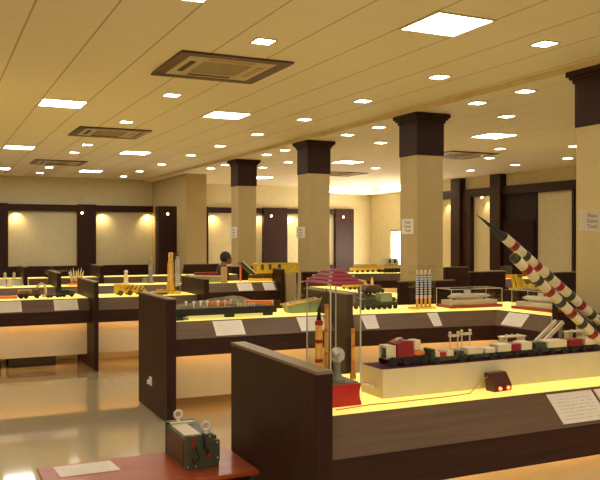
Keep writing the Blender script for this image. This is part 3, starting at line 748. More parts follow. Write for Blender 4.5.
# ------------------------------------------------------------------ relief model on the second counter
yy = RY+.12
xa = at(173, 314, yy).x; xb = at(277, 311, yy).x
t = thing('relief_model', 'long dark-framed landscape relief model on the second counter', 'relief model', (xa, yy, ZT))
l = xb-xa; d = .42; zb = .03; zt2 = .095
MB().bx(0, l, 0, d, zb, zt2).build('base_frame', M_BLACK, t, bev=.004)
for u in (.05, l*.5, l-.12):
    for v in (.03, d-.07): MB().bx(u, u+.09, v, v+.04, 0, zb).build('foot', M_BLACK, t)
nx, ny = 60, 18; vs = []; fs = []
def hgtf(u, v):
    return .012+.05*max(0, math.sin(u*PI*1.1-.1))*(.4+.6*v)*(.6+.4*math.sin(u*9+v*4)) + .05*math.exp(-((u-.70)/.14)**2-((v-.6)/.3)**2) + .006*math.sin(u*43+v*21)
for i in range(nx+1):
    for j in range(ny+1):
        u, v = i/nx, j/ny; e = min(1, 8*min(u, 1-u, v, 1-v))
        vs.append((.01+u*(l-.02), .01+v*(d-.02), zt2 + max(.001, hgtf(u, v)*e)))
for i in range(nx):
    for j in range(ny): fs.append((i*(ny+1)+j, (i+1)*(ny+1)+j, (i+1)*(ny+1)+j+1, i*(ny+1)+j+1))
MB().add(vs, fs, True).build('landscape', M_TERRAIN, t)
MB().bx(l*.36, l*.56, .06, .11, zt2+.02, zt2+.052).build('building', M_ORANGE, t, bev=.003)['label'] = 'orange block building'
MB().prism([(l*.68, zt2+.0), (l*.98, zt2), (l*.96, zt2+.04), (l*.72, zt2+.055)], .05, .13).build('building', M_COPPER, t)
for (u, v) in ((.14, .12), (.2, .03), (.27, .07), (.33, .05), (.43, .04), (.5, .06), (.58, .2)):
    MB().cone((l*u, d*v+.02, zt2), (l*u, d*v+.02, zt2+.05), .006).ball((l*u, d*v+.02, zt2+.055), .014).build('globe', M_WHITE, t)
q = MB()
for k in range(7): q.cone((l*(.62+.026*k), .02, zt2), (l*(.62+.026*k), .02, zt2+.035), .009, .007, 8)
q.build('row_of_posts', M_OFFW, t)
p = at(178.5, 319.5, RY+.06)
t = thing('model_pistol', 'little black model lying in front of the relief model, by the partition', 'model weapon', (p.x, RY+.06, ZT))
MB().bx(-.045, .045, -.015, .015, 0, .02).build('body', M_BLACK, t, bev=.004); MB().cone((.045, 0, .012), (.09, 0, .012), .006).build('barrel', M_BLACK, t)
for i_, px in enumerate((172.5, 186)):
    p = at(px, 319.5, RY+.08); w_ = .05
    tag(MB().bx(-w_/2, w_/2, -.02, .02, 0, .028).build('small_label_block', M_OFFW, None, .003, (p.x, RY+.08, ZT)), ('small white block left of the little black model, touching the partition', 'small white block right of the little black model')[i_], 'label block', 'white blocks by the little black model')
# landing craft beside it
p0 = at(284, 312, 7.0); p1 = at(319, 308, 7.0)
t = thing('landing_craft_model', 'grey-green model landing craft with a golden rail, right of the relief model', 'model boat', ((p0.x+p1.x)/2, 7.0, ZT)); l = p1.x-p0.x
zl = at(288, 304, 7.0).z-ZT; zr = at(318, 297, 7.0).z-ZT
MB().prism([(-l*.4, .0), (l*.34, 0), (l*.5, zr-.01), (-l*.5, zl-.01)], -.07, .07).build('hull', M_GREENBOX, t, bev=.006)
for s in (-1, 1): MB().bar((-l*.52, s*.072, zl-.008), (l*.52, s*.072, zr-.008), .014).build('rail', M_GOLD, t)
for k in (-.48, .3, .5): MB().ball((l*k, -.075, zl+(zr-zl)*(k+.5)+.006), .012).build('rail_knob', M_WHITE, t)

# tracked vehicle right of the partition
p0 = at(356, 311, 7.0); p1 = at(393, 311, 7.0); l = p1.x-p0.x
t = thing('tracked_vehicle_model', 'dark green model tracked vehicle with a pale green cabin on the second counter', 'model vehicle', ((p0.x+p1.x)/2, 6.98, ZT))
MB().bx(-l/2, l/2, -.06, .06, .04, .075).build('hull', M_DKGREEN, t, bev=.006)
MB().bx(l*.06, l*.38, -.055, .055, .075, .165).build('cabin', M_GREENBOX, t, bev=.008)
MB().bx(-l*.45, -.02, -.05, .05, .075, .11).build('load_bed', M_DKGREEN, t, bev=.004)
for s in (-1, 1):
    q = MB()
    for k in range(7): q.cone((-l*.44+l*.88*k/6, s*.06, .025), (-l*.44+l*.88*k/6, s*.075, .025), .024, n=12)
    q.build('track', M_RUBBER, t)
MB().cone((-l*.1, 0, .1), (-l*.55, 0, .16), .008, .006).build('barrel', M_DKGREEN, t)

# four striped missiles in a clear case
p = at(422, 307, 6.8)
case2 = thing('clear_missile_case', 'tall clear case round the four blue striped missiles', 'display case', (p.x, 6.8, ZT))
w2 = (at(432.5, 300, 6.8).x-at(411.5, 300, 6.8).x)/2; h2 = at(422, 266, 6.8).z-ZT
g = MB(); g.bx(-w2, w2, -.06, -.057, .02, h2).bx(-w2, w2, .057, .06, .02, h2).bx(-w2, -w2+.003, -.06, .06, .02, h2).bx(w2-.003, w2, -.06, .06, .02, h2).bx(-w2, w2, -.06, .06, h2, h2+.003)
g.build('clear_cover', M_ACR, case2)
MB().bx(-w2-.004, w2+.004, -.065, .065, 0, .02).build('base', M_GOLD, case2)
ms = None
for k, px in enumerate((417.2, 421.4, 425.6, 429.8)):
    q = at(px, 300, 6.8); lab = ('first', 'second', 'third', 'fourth')[k]+' from the left of the four blue striped missiles in the clear case'
    if ms: dup(ms, (q.x, 6.8, ZT+.0205), 0, lab); continue
    ms = thing('striped_missile', lab, 'model missile', (q.x, 6.8, ZT+.0205), 0, 'four blue striped missiles')
    za_, zb_, zc_, zd_ = (at(px, v, 6.8).z-ZT-.0205 for v in (299, 296, 275, 270))
    MB().lathe((0, 0, 0), (0, 0, 1), [(0, .014), (za_, .012)]).build('stand', M_GOLD, ms)
    MB().lathe((0, 0, 0), (0, 0, 1), [(za_, .0165), (zb_, .0165)]).build('base_ring', mat('pink_white_paint', (236, 196, 200), .4, var=0), ms)
    q2 = MB(); q3 = MB(); n2 = 9
    for j in range(n2):
        u0 = zb_+(zc_-zb_)*j/n2; u1 = zb_+(zc_-zb_)*(j+.45)/n2; u2 = zb_+(zc_-zb_)*(j+1)/n2
        q2.lathe((0, 0, 0), (0, 0, 1), [(u0, .0152), (u1, .0152)], 12); q3.lathe((0, 0, 0), (0, 0, 1), [(u1, .0152), (u2, .0152)], 12)
    q2.build('white_stripes', M_WHITE, ms); q3.build('blue_stripes', M_BLUE, ms)
    MB().lathe((0, 0, 0), (0, 0, 1), [(zc_, .0155), (zc_+.02, .0155), (zd_, .008), (zd_+.004, .0006)]).build('nose', M_OFFW, ms)

# two long clear cases with red bases
def long_case(label, loc, rz, l, d, h, inner_label):
    t = thing('clear_model_case', label, 'display case', loc, rz, 'long clear cases with red bases')
    MB().bx(-l/2, l/2, -d/2, d/2, 0, .028).build('base', mat('red_brown_lacquer', (150, 46, 24), .35, var=.08), t, bev=.003)['label'] = 'red-brown base'
    g = MB(); a, b = l/2-.006, d/2-.006
    g.bx(-a, a, -b, -b+.003, .028, h).bx(-a, a, b-.003, b, .028, h).bx(-a, -a+.003, -b, b, .028, h).bx(a-.003, a, -b, b, .028, h).bx(-a, a, -b, b, h, h+.003)
    g.build('clear_cover', M_ACR, t)
    e = MB()
    for sx in (-a, a):
        for sy in (-b, b): e.bx(sx-.003, sx+.003, sy-.003, sy+.003, .028, h)
    for sy in (-b, b): e.bx(-a, a, sy-.003, sy+.003, h-.003, h+.004)
    for sx in (-a, a): e.bx(sx-.003, sx+.003, -b, b, h-.003, h+.004)
    e.build('polished_edges', M_EDGE, t)
    m = thing('ship_model', inner_label, 'ship model', (loc[0], loc[1], loc[2]+.0285), rz, 'silver models in the long clear cases')
    MB().bx(-l*.44, l*.44, -d*.36, d*.36, 0, .05).build('plinth', M_WBOX, m, bev=.004)
    MB().lathe((-l*.42, 0, .085), (l*.42, 0, .085), [(0, .004), (l*.06, .022), (l*.2, .03), (l*.6, .03), (l*.76, .018), (l*.84, .004)]).build('hull', M_SILVER, m)
    MB().bx(-l*.1, l*.02, -.012, .012, .108, .15).build('tower', M_SILVER, m, bev=.004)
    MB().bx(-l*.32, -l*.16, -.03, .03, .1, .118).bx(l*.1, l*.3, -.03, .03, .095, .11).build('deck_plate', M_WHITE, m, bev=.003)
    for s in (-.3, .3): MB().bx(l*s-.008, l*s+.008, -.012, .012, .05, .06).build('cradle', M_BLACK, m)
a = at(449, 306, 6.72); b = at(498, 306, 6.72)
long_case('long clear case with a red base at the corner of the bending counter', ((a.x+b.x)/2, 6.80, ZT), -.06, (b.x-a.x), .3, .2, 'silver model inside the clear case at the counter corner')
a = atx(511, 308, 5.55); b = atx(549, 309, 5.55)
long_case('long clear case with a red base at the turned end of the counter', (5.66, 6.16, ZT), PI/2+.06, .56, .24, .2, 'silver model inside the clear case at the turned end')

# yellow launcher beyond
p = at(525, 288, 7.3)
t = thing('yellow_launcher_model', 'yellow truss launcher model on a dark plinth behind the turned case', 'launcher model', (p.x, 7.3, 0))
MB().bx(-.22, .2, -.15, .15, 0, p.z-.02).build('plinth', M_WOOD, t)
z0 = p.z-.02
MB().bx(-.2, .16, -.06, .06, z0, z0+.025).build('bed', M_YELLOW, t)
q = MB()
for s in (-.04, .04):
    q.bar((-.13, s, z0+.025), (-.16, s, z0+.18), .03).bar((-.02, s, z0+.025), (-.13, s, z0+.18), .03).bar((-.17, s, z0+.17), (-.08, s, z0+.17), .03).bar((.0, s, z0+.03), (.14, s, z0+.06), .02)
q.build('truss', M_YELLOW, t)

# ------------------------------------------------------------------ models on the left counter
def truck(label, c, y, l, cabm, bedm, name='model_truck', rz=0, load=None, z=ZT, group='model trucks on the left counters'):
    t = thing(name, label, 'model vehicle', (c, y, z), rz, group)
    r = .1*l; w = .17*l
    MB().bx(-l*.5, l*.5, -w, w, r*1.1, r*1.7).build('chassis', M_BLACK, t, bev=.003)
    MB().prism([(l*.2, r*1.7), (l*.49, r*1.7), (l*.49, r*2.8), (l*.42, r*4.0), (l*.2, r*4.1)], -w, w).build('cab', cabm, t, bev=.004)
    MB().bx(l*.443, l*.47, -w*.8, w*.8, r*2.9, r*3.6).build('windscreen', M_BLACK, t)
    MB().bx(-l*.5, l*.17, -w, w, r*1.7, r*2.6).build('load_bed', bedm, t, bev=.004)
    for x in (-l*.36, -l*.14, l*.33):
        for s in (-1, 1): MB().cone((x, s*w*.75, r), (x, s*w*1.08, r), r, n=12).build('wheel', M_RUBBER, t)
    if load == 'canopy': MB().bx(-l*.48, l*.12, -w*.9, w*.9, r*3.6, r*4.0).bx(-l*.46, -l*.42, -w*.8, w*.8, r*2.6, r*3.6).bx(l*.05, l*.09, -w*.8, w*.8, r*2.6, r*3.6).build('canopy', M_TAN, t)
    if load == 'tubes':
        q = MB()
        for a in (-.5, .5):
            for b in (0, 1): q.cone((-l*.5, a*w, r*(3.1+b)), (l*.15, a*w, r*(3.1+b)), r*.45, n=10)
        q.build('launch_tubes', bedm, t)
    return t
Y1 = LY+.22
truck('brown model truck with a tan canopy, left of the cream crane arm', at(29, 298, Y1).x, Y1, .27, M_BROWN, M_BROWN, load='canopy')
truck('dark model truck just right of the cream crane arm', at(53, 297, Y1).x, Y1, .16, M_DKGREEN, M_BROWN)
truck('dark green model truck with launch tubes beside the partition', at(66, 297, Y1+.05).x, Y1+.05, .2, M_DKGREEN, M_DKGREEN, load='tubes')
p = at(43, 298, Y1+.12)
t = thing('crane_model', 'cream hooked crane arm standing among the truck models', 'crane model', (p.x, Y1+.12, ZT))
MB().bx(-.01, .06, -.04, .04, 0, .03).build('base', M_OFFW, t, bev=.004)
MB().tube([(.03, 0, .03), (.035, 0, .09), (.02, 0, .15), (-.02, 0, .175), (-.06, 0, .145), (-.075, 0, .115)], .014).build('arm', M_OFFW, t)
p = at(8, 297, Y1)
tag(MB().bx(-.2, .11, -.08, .08, 0, .03).build('wooden_base', M_ORANGE, None, .004, (p.x, Y1+.1, ZT)), 'low orange-brown wooden base at the left frame edge on the truck counter', 'base')
# yellow vehicle
p0 = at(115, 297, Y1); p1 = at(145, 297, Y1); l = p1.x-p0.x
t = thing('yellow_vehicle_model', 'bright yellow model vehicle carrying boxes, right of the partition', 'model vehicle', ((p0.x+p1.x)/2, Y1, ZT))
MB().bx(-l/2, l/2, -.08, .08, .035, .07).build('chassis', M_YELLOW, t, bev=.004)
MB().bx(-l*.5, -l*.24, -.08, .08, .07, .15).build('cab', M_YELLOW, t, bev=.008)
MB().bx(-l*.2, l*.12, -.07, .07, .07, .14).bx(l*.16, l*.46, -.07, .07, .07, .115).build('load_boxes', M_YELLOW, t, bev=.006)
q = MB()
for k in range(5): q.bar((-l*.18+l*.14*k, -.082, .08), (-l*.08+l*.14*k, -.082, .125), .01)
q.build('bracing', M_BROWN, t)
for x in (-.36, -.05, .3):
    for s in (-1, 1): MB().cone((l*x, s*.06, .035), (l*x, s*.085, .035), .034, n=14).build('wheel', M_BROWN, t)
# tall golden missile tower
yt = LY+.2; p = at(173, 294, yt); k_ = at(173, 252, yt).z-ZT
t = thing('golden_missile_tower', 'tall golden missile on a launch tower with a white ladder', 'missile model', (p.x, yt, ZT))
MB().bx(-.09, .09, -.07, .07, 0, .04).build('base', M_YELLOW, t, bev=.004)
MB().lathe((-.03, 0, .04), (-.03, 0, 1), [(0, .058), (.1, .055), (.12, .046), (k_*.66, .044), (k_*.7, .034), (k_-.06, .032), (k_-.045, .022)]).build('missile', M_GOLD, t)
q = MB()
for s in (-1, 1): q.bar((.02, s*.03, .04), (.02, s*.03, k_*.98), .01); q.bar((.07, s*.03, .04), (.06, s*.03, k_*.94), .01)
for k in range(14): q.bar((.02, -.03, .06+k*k_*.065), (.065, -.03, .09+k*k_*.065), .008)
q.build('tower_frame', M_DKGREEN, t)
q = MB()
for s in (-1, 1): q.bar((.045+s*.022, -.06, .1), (.04+s*.022, -.06, k_*.82), .012)
for k in range(16): q.bar((.025, -.06, .12+k*k_*.044), (.065, -.06, .12+k*k_*.044), .016)
q.build('ladder', M_WHITE, t)['label'] = 'white ladder'
p0 = at(150, 294, yt-.05)
t = thing('tank_model', 'low brass model tank beside the tall golden missile', 'model vehicle', (p0.x+.12, yt-.05, ZT))
MB().bx(-.1, .1, -.05, .05, .012, .045).build('hull', M_GOLD, t, bev=.006); MB().bx(-.04, .05, -.035, .035, .045, .07).build('turret', M_GOLD, t, bev=.006)
MB().cone((.05, 0, .058), (.14, 0, .066), .006).build('gun_barrel', M_GOLD, t)
for s in (-1, 1): MB().bx(-.1, .1, s*.052-.012, s*.052+.012, 0, .03).build('track', M_BROWN, t, bev=.008)

# ------------------------------------------------------------------ far left counters
yb = 12.5
p = at(76, 283, yb)
t = thing('rocket_cluster_model', 'cluster of thin white model rockets on a red base, far left counter', 'rocket model', (p.x, yb, ZT))
MB().bx(-.1, .1, -.07, .07, 0, .035).build('base', M_COPPER, t, bev=.004)
for k in range(7):
    a = (k-3)*.3; MB().lathe((.02*(k-3), .02*((k*5) % 3-1), .035), (.045*(k-3), .02*((k*5) % 3-1), .3), [(0, .014), (.16, .011), (.2+.02*(k % 3), .002)], 10).build('rocket', M_OFFW, t)
p = at(126, 283, yb)
t = thing('figurine', 'small white figurine on the far counter behind the yellow vehicle', 'figurine', (p.x, yb, ZT))
MB().lathe((0, 0, 0), (0, 0, 1), [(0, .05), (.02, .045), (.05, .03), (.11, .042), (.15, .03), (.16, .018)]).build('body', M_OFFW, t); MB().ball((0, 0, .19), .035).build('head', M_OFFW, t)
p = at(150.5, 282, yb); k_ = at(150, 258, yb).z-ZT
t = thing('silver_missile_model', 'upright silver missile model on the far counter left of the golden tower', 'missile model', (p.x, yb, ZT))
MB().lathe((0, 0, 0), (0, 0, 1), [(0, .06), (.03, .06), (.04, .036), (k_-.06, .034), (k_-.02, .02), (k_, .003)]).build('body', M_GREY, t)
MB().bx(-.012, .012, .04, .06, 0, k_*.9).build('support_post', M_BLACK, t)
p = at(145, 280, yb); tag(MB().ball((0, 0, .05), .05, 12, 8, (1, 1, .9)).build('model_dome', M_GREY, None, 0, (p.x, yb, ZT)), 'small grey dome beside the upright silver missile', 'model')
for k, px in enumerate((5, 14, 23)):
    p = at(px, 278, 15.0)
    tag(MB().lathe((0, 0, 0), (0, 0, 1), [(0, .055), (.02, .05), (.035, .02), (.09, .03), (.12, .004)]).build('white_cone_model', M_OFFW, None, 0, (p.x, 15.0, ZT)), ('leftmost', 'middle', 'rightmost')[k]+' of three small white cones on the farthest left counter', 'model', 'three white cones')
p = at(9, 291, 12.4)
tag(MB().lathe((0, 0, 0), (0, 0, 1), [(0, .05), (.03, .045), (.06, .03), (.1, .035), (.13, .01)]).build('white_shell_model', M_OFFW, None, 0, (p.x, 12.4, ZT)), 'single small white shell on the counter behind the trucks', 'model')
p = at(51, 275, 15.1)
t = thing('helicopter_model', 'dark model helicopter on the farthest left counter before the niche', 'helicopter model', (p.x, 15.1, ZT))
MB().ball((0, 0, .1), .07, 14, 9, (1.7, .8, .8)).build('fuselage', M_BROWN, t); MB().cone((.08, 0, .11), (.3, 0, .13), .025, .01).build('tail_boom', M_BROWN, t)
MB().cone((0, 0, .14), (0, 0, .19), .01).build('rotor_mast', M_BLACK, t); MB().bx(-.28, .28, -.012, .012, .19, .197).build('rotor_blade', M_BLACK, t); MB().bx(-.012, .012, -.28, .28, .19, .197).build('rotor_blade', M_BLACK, t)
MB().bx(.285, .3, -.004, .004, .1, .19).build('tail_rotor', M_BLACK, t)
for s in (-1, 1): MB().bar((-.1, s*.05, .008), (.1, s*.05, .008), .012).bar((0, s*.05, .01), (0, s*.03, .06), .008).build('skid', M_BLACK, t)

# ------------------------------------------------------------------ bridge counter
yc = 12.3
p0 = at(188, 281, yc); p1 = at(222, 281, yc); l = p1.x-p0.x
t = thing('boat_model', 'long model boat with a white rail and red deck, right of the golden tower', 'model boat', ((p0.x+p1.x)/2, yc, ZT))
MB().prism([(-l*.44, .0), (l*.38, 0), (l*.5, .09), (-l*.5, .12)], -.09, .09).build('hull', M_GREENBOX, t, bev=.02)
q = MB()
for s in (-1, 1): q.bar((-l*.5, s*.09, .125), (l*.5, s*.09, .095), .02)
q.bar((-l*.5, -.09, .125), (-l*.5, .09, .125), .02).bar((l*.5, -.09, .095), (l*.5, .09, .095), .02); q.build('rail', M_OFFW, t)['label'] = 'white rail'
MB().bx(-l*.3, l*.36, -.06, .06, .11, .17).build('deck_cargo', M_DRED, t, bev=.01)
p = at(178, 281, yc); p2 = at(183, 264, yc)
t = thing('tilted_rail_model', 'grey rail leaning up to the right of the golden tower', 'launcher model', (p.x, yc, ZT))
MB().bx(-.06, .06, -.05, .05, 0, .02).build('base', M_GREY, t); MB().bar((0, 0, .01), (p2.x-p.x, 0, p2.z-ZT), .035).build('rail', M_GREY, t)
p = at(222.5, 280, yc-.05)
t = thing('placard', 'upright tan placard in front of the seated person', 'placard', (p.x, yc-.12, ZT))
hh_ = at(222.5, 266.5, yc-.1).z-ZT
MB().bx(-.055, .055, -.004, .004, .012, hh_).build('board', M_TAN, t); MB().bx(-.06, .06, -.04, .04, 0, .012).build('foot', M_BLACK, t)
# bridge layer
x0 = at(250, 281, yc).x; x1 = at(281, 281, yc).x; l = x1-x0
t = thing('bridge_carrier_model', 'yellow and dark tracked model carrying the yellow bridge', 'model vehicle', ((x0+x1)/2, yc, ZT))
MB().bx(-l/2, l/2, -.09, .09, .0, .05).build('base_plate', M_YELLOW, t, bev=.004)
for s in (-1, 1):
    q = MB()
    for k in range(8): q.cone((-l*.44+l*.88*k/7, s*.06, .085), (-l*.44+l*.88*k/7, s*.085, .085), .036, n=12)
    q.build('track', M_BROWN, t)
MB().bx(-l*.47, l*.47, -.06, .06, .1, at(270, 273, yc).z-ZT-.012).build('hull', M_YELLOW, t, bev=.006)
bx0 = at(255, 268, yc).x; bx1 = at(297, 268, yc).x; zb0 = at(275, 272.5, yc).z; zb1 = at(275, 262.5, yc).z; l = bx1-bx0
t = thing('bridge_model', 'long yellow model bridge box reaching onto the cream pedestal', 'bridge model', ((bx0+bx1)/2, yc, zb0-.008))
MB().bx(-l/2, l/2, -.1, .1, 0, zb1-zb0).build('span', M_YELLOW, t, bev=.01)
for u in (-.38, -.2, .02):
    MB().bx(l*u-.025, l*u+.025, -.103, -.1, (zb1-zb0)*.35, (zb1-zb0)*.9).build('opening', M_BROWN, t)
MB().bx(-l*.5, l*.5, -.11, -.1, (zb1-zb0)*.92, (zb1-zb0)*1.04).build('rail', M_YELLOW, t)
a = at(240, 262.5, yc+.02); b = at(254, 275, yc+.02)
t = thing('ramp_model', 'dark ramp leaning against the left end of the yellow bridge', 'ramp model', (0, 0, 0))
MB().bar(a, (b.x, yc+.02, b.z), .14, .05).build('deck', M_DKGREEN, t); MB().bar((a.x+.02, a.y-.075, a.z+.02), (b.x+.02, yc-.055, b.z+.02), .02).build('edge', M_OFFW, t)
MB().bar((a.x+.01, yc+.02, ZT), (a.x+.01, yc+.02, a.z-.02), .025).build('strut', M_COPPER, t); MB().bar((b.x, yc+.02, ZT), (b.x, yc+.02, b.z), .025).build('strut', M_COPPER, t)
px0 = at(283.3, 280, 12.25).x; px1 = at(293.5, 280, 12.25).x
t = MB().bx(0, max(.12, px1-max(px0, 5.37)), -.1, .12, 0, zb0-.009).build('pedestal', M_CREAM2, None, .004, (max(px0, 5.37), 12.25, 0)); tag(t, 'cream pedestal under the right end of the yellow bridge', 'pedestal')

# ------------------------------------------------------------------ the seated person
pY = 13.45; hp = at(220.5, 258, pY); hz = at(224.5, 253, pY).z
ch = thing('office_chair', 'dark chair under the person behind the bridge counter', 'chair', (hp.x, pY+.02, 0))
MB().bx(-.23, .23, -.22, .22, .42, .47).build('seat', M_CLOTH, ch, bev=.02); MB().bx(-.23, -.19, -.2, .2, .5, .85).build('backrest', M_CLOTH, ch, bev=.02)
for a in (-1, 1):
    for b in (-1, 1): MB().bx(a*.2-.015, a*.2+.015, b*.19-.015, b*.19+.015, 0, .42).build('leg', M_BLACK, ch)
MB().bx(-.22, -.2, -.02, .02, .45, .52).build('back_post', M_BLACK, ch)
def skin(name, verts, edges, radii, mats, pick, parent=None, root=0, sub=2):
    me = bpy.data.meshes.new(name); me.from_pydata(verts, edges, []); o = bpy.data.objects.new(name, me); COL.objects.link(o)
    md = o.modifiers.new('skin', 'SKIN'); md.use_smooth_shade = True
    for i, v in enumerate(me.skin_vertices[0].data):
        v.radius = (radii[i], radii[i]); v.use_root = (i == root)
    sd = o.modifiers.new('sub', 'SUBSURF'); sd.levels = sub; sd.render_levels = sub
    m2 = bpy.data.meshes.new_from_object(o.evaluated_get(bpy.context.evaluated_depsgraph_get()))
    bpy.data.objects.remove(o); o = bpy.data.objects.new(name, m2); COL.objects.link(o); m2.materials.clear()
    for m in mats: m2.materials.append(m)
    for f in m2.polygons: f.material_index = pick(f.center); f.use_smooth = True
    if parent: o.parent = parent
    return o
# faces +x (towards the bridge), head bowed
per = thing('person', 'dark-haired person in charcoal clothes sitting behind the bridge counter', 'person', (hp.x, pY, 0))
dz = hz-1.31
V = [(-.06, 0, .53), (-.03, 0, .72), (.02, 0, .92), (.04, 0, 1.02), (.06, 0, 1.10), (.08, 0, 1.16),
     (.03, .17, 1.0), (.06, .23, .80), (.26, .18, .74), (.36, .14, .74), (.03, -.17, 1.0), (.06, -.23, .80), (.26, -.18, .74), (.36, -.14, .74),
     (.0, .1, .53), (.4, .11, .52), (.42, .11, .12), (.42, .11, .05), (.54, .11, .035), (.0, -.1, .53), (.4, -.11, .52), (.42, -.11, .12), (.42, -.11, .05), (.54, -.11, .035)]
V = [(x, y, z+dz*(1 if z > .6 else 0)) for x, y, z in V]
E_ = [(0, 1), (1, 2), (2, 3), (3, 4), (4, 5), (3, 6), (6, 7), (7, 8), (8, 9), (3, 10), (10, 11), (11, 12), (12, 13), (0, 14), (14, 15), (15, 16), (16, 17), (17, 18), (0, 19), (19, 20), (20, 21), (21, 22), (22, 23)]
R_ = [.12, .12, .13, .10, .055, .055, .06, .045, .036, .028, .06, .045, .036, .028, .085, .065, .045, .04, .03, .085, .065, .045, .04, .03]
def cloth_pick(c):
    if c.z > 1.085+dz: return 0
    if c.z > .62 and c.x > .24 and abs(c.y) > .1: return 0
    if c.z < .60 or (c.x > .16 and c.z < .66): return 2
    return 1
body = skin('body', V, E_, R_, (M_SKIN, M_CLOTH, M_TROUS), cloth_pick, per)
hd = MB(); hc = Vector((.11, 0, 1.21+dz))
hd.ball(hc, .1, 20, 14, (.98, .78, 1.08)); hd.ball(hc+Vector((.055, 0, -.055)), .055, 14, 10, (.9, .9, 1)); hd.cone(hc+Vector((.085, 0, .005)), hc+Vector((.115, 0, -.03)), .006, .016, 10)
for s in (-1, 1): hd.ball(hc+Vector((-.005, s*.08, -.01)), .024, 10, 7, (.7, .4, 1.2))
hd.build('head', M_SKIN, per)
fe = MB()
for s in (-1, 1): fe.ball(hc+Vector((.088, s*.032, .0)), .011, 8, 6)
fe.bx(hc.x+.097, hc.x+.104, -.02, .02, hc.z-.068, hc.z-.062); fe.build('eyes_and_mouth', M_BLACK, per)
hr = MB(); hr.ball(hc+Vector((-.015, 0, .022)), .107, 20, 12, (.98, .84, 1.05)); hr.build('hair', M_HAIR, per)
for s in (0, 5):
    for ff in range(4):
        h0 = Vector(V[9 if s == 0 else 13]); o_ = Vector((0, (ff-1.5)*.017, 0)); ln = (.06, .07, .068, .055)[ff]
        MB().tube([h0+o_, h0+o_+Vector((ln*.6, 0, -.004)), h0+o_+Vector((ln, 0, -.022))], .008, 7).build('finger', M_SKIN, per)
    h0 = Vector(V[9 if s == 0 else 13]); sg = -1 if s == 0 else 1
    MB().tube([h0+Vector((-.03, sg*.015, 0)), h0+Vector((.0, sg*.04, -.004)), h0+Vector((.025, sg*.045, -.012))], .009, 7).build('thumb', M_SKIN, per)
for s in (-1, 1): MB().ball((.49, s*.11, .035), .05, 12, 8, (2.2, .95, .68)).build('shoe', M_BLACK, per)

# ------------------------------------------------------------------ models beyond the pagoda
yd = 9.6
def simple_vehicle(label, px0, px1, pyb, pyt, Y, zbase, body, top, cat='model vehicle', name='armoured_vehicle_model', win=False):
    a = at(px0, pyb, Y); b = at(px1, pyb, Y); l = b.x-a.x; h = max(.05, at((px0+px1)/2, pyt, Y).z-zbase)
    t = thing(name, label, cat, ((a.x+b.x)/2, Y, zbase)); w = min(.12, l*.3)
    MB().bx(-l/2, l/2, -w, w, h*.22, h*.55).build('hull', body, t, bev=h*.05)
    MB().prism([(-l*.4, h*.55), (l*.42, h*.55), (l*.36, h), (-l*.3, h)], -w*.85, w*.85).build('superstructure', top, t, bev=h*.04)
    if win:
        for k in (-.2, .1): MB().bx(l*k, l*k+l*.12, -w*.9, -w*.84, h*.65, h*.9).build('window', M_BLACK, t)
    n = 5
    for s in (-1, 1):
        for k in range(n): MB().cone((-l*.4+l*.8*k/(n-1), s*w*.8, h*.16), (-l*.4+l*.8*k/(n-1), s*w*1.05, h*.16), h*.16, n=12).build('wheel', M_RUBBER, t)
    return t
simple_vehicle('cream cabin model with dark windows on the far counter by the bright window', 381, 398, 272, 258, 14.1, ZT, M_TAN, M_WBOX, win=True)
simple_vehicle('long brown and yellow model vehicle on the far counter behind the pagoda', 352, 378, 273, 264, 14.45, ZT, M_YELLOW, M_TAN)
simple_vehicle('yellow model carrier on the counter running away behind the pagoda', 345, 366, 289, 280, 9.8, ZT, M_YELLOW, M_GOLD)
simple_vehicle('dark model carrier on the counter running away behind the pagoda', 361, 381, 293, 285, 8.9, ZT, M_DKGREEN, M_BROWN)
t = thing('brass_missile_model', 'small upright brass missile on the counter behind the pagoda roof', 'missile model', (at(372, 292, 9.3).x, 9.3, ZT))
MB().lathe((0, 0, 0), (0, 0, 1), [(0, .05), (.02, .05), (.03, .022), (.15, .02), (.2, .003)]).build('body', M_GOLD, t); MB().bx(-.07, .07, -.05, .05, -.0, .012).build('base', M_WOOD, t)
p = atz(471, 284, ZT); p.y = 11.1
t = thing('lit_model_block', 'small dark block with an orange foot before the right wall posts', 'model', (9.55, 11.25, ZT))
MB().bx(-.07, .07, -.06, .06, 0, .07).build('foot', M_ORANGE, t); MB().bx(-.08, .08, -.07, .07, .07, .22).build('block', M_DKGREEN, t, bev=.01)
p = at(508, 284, 10.4)
t = thing('beige_model_box', 'beige box model right of the low board before the doorway', 'model', (p.x, 10.7, ZT))
MB().bx(-.11, .11, -.08, .08, 0, .14).build('box', M_TAN, t, bev=.01); MB().bx(-.13, .13, -.1, .1, .14, .17).build('lid', M_TAN, t, bev=.006)

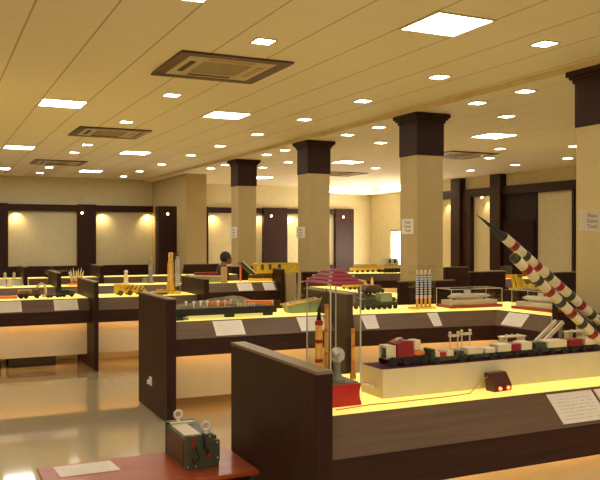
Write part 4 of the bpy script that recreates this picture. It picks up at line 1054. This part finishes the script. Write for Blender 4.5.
# ------------------------------------------------------------------ lamps that have no body of their own worth modelling
def spot(loc, target, energy, size=1.2, col=(1, .72, .36), blend=.6, rad=.03):
    l = bpy.data.lights.new('niche_lamp', 'SPOT'); l.energy = energy; l.color = col; l.spot_size = size; l.spot_blend = blend; l.shadow_soft_size = rad
    o = bpy.data.objects.new('niche_lamp', l); COL.objects.link(o); o.location = loc
    o.rotation_euler = (Vector(target)-Vector(loc)).to_track_quat('-Z', 'Y').to_euler()
for x in (2.3, 4.85, 6.3, 8.5, 10.2, 11.4):
    spot((x, WY-.16, 2.39), (x+.1, WY-.02, 1.7), 30, 2.2, blend=1)
for y in (18.1, 20.0):
    spot((WX-.16, y, 2.76), (WX-.02, y, 1.6), 22, 1.7, blend=1)
# small bare bulbs on the dark posts
for i, (px, py, lab) in enumerate(((82, 213, 'small bare bulb on the post between the two left niches'), (271, 216, 'small bare bulb on the dark post right of the farthest column'), (343, 217, 'small bare bulb on the dark post by the bright corner'), (167.5, 214, 'small bare bulb on the dark block beside the pier'))):
    Y = 21.97 if i == 3 else WY-.19
    p = at(px, py, Y); t = thing('spot_lamp', lab, 'spot lamp', (p.x, Y, p.z), 0, 'bulbs on the dark posts')
    MB().ball((0, -.03, 0), .032, 12, 8).build('bulb', E_SPOT, t); MB().bx(-.04, .04, -.01, .03, -.06, .06).build('mount', M_BLACK, t)
p = atx(482, 197.5, WX-.2)
t = thing('spot_lamp', 'small bright spot lamp at the top of the niche by the curtained doorway', 'spot lamp', (p.x, p.y, p.z), 0, 'bulbs on the dark posts')
MB().ball((0, 0, 0), .032, 12, 8).build('bulb', E_SPOT, t); MB().bx(-.02, .1, -.03, .03, .03, .06).build('mount', M_BLACK, t)
# ------------------------------------------------------------------ world, colour
wd = bpy.data.worlds.new('world'); S.world = wd; wd.use_nodes = True
wd.node_tree.nodes['Background'].inputs[0].default_value = (.6, .7, .9, 1); wd.node_tree.nodes['Background'].inputs[1].default_value = .3
S.view_settings.view_transform = 'Standard'; S.view_settings.look = 'None'; S.view_settings.gamma = 1
S.view_settings.use_curve_mapping = False
S.view_settings.exposure = 0.22
S.cycles.use_denoising = True
S.cycles.max_bounces = 10; S.cycles.diffuse_bounces = 6; S.cycles.glossy_bounces = 4; S.cycles.transparent_max_bounces = 12
S.cycles.sample_clamp_indirect = 4; S.cycles.caustics_reflective = False; S.cycles.caustics_refractive = False
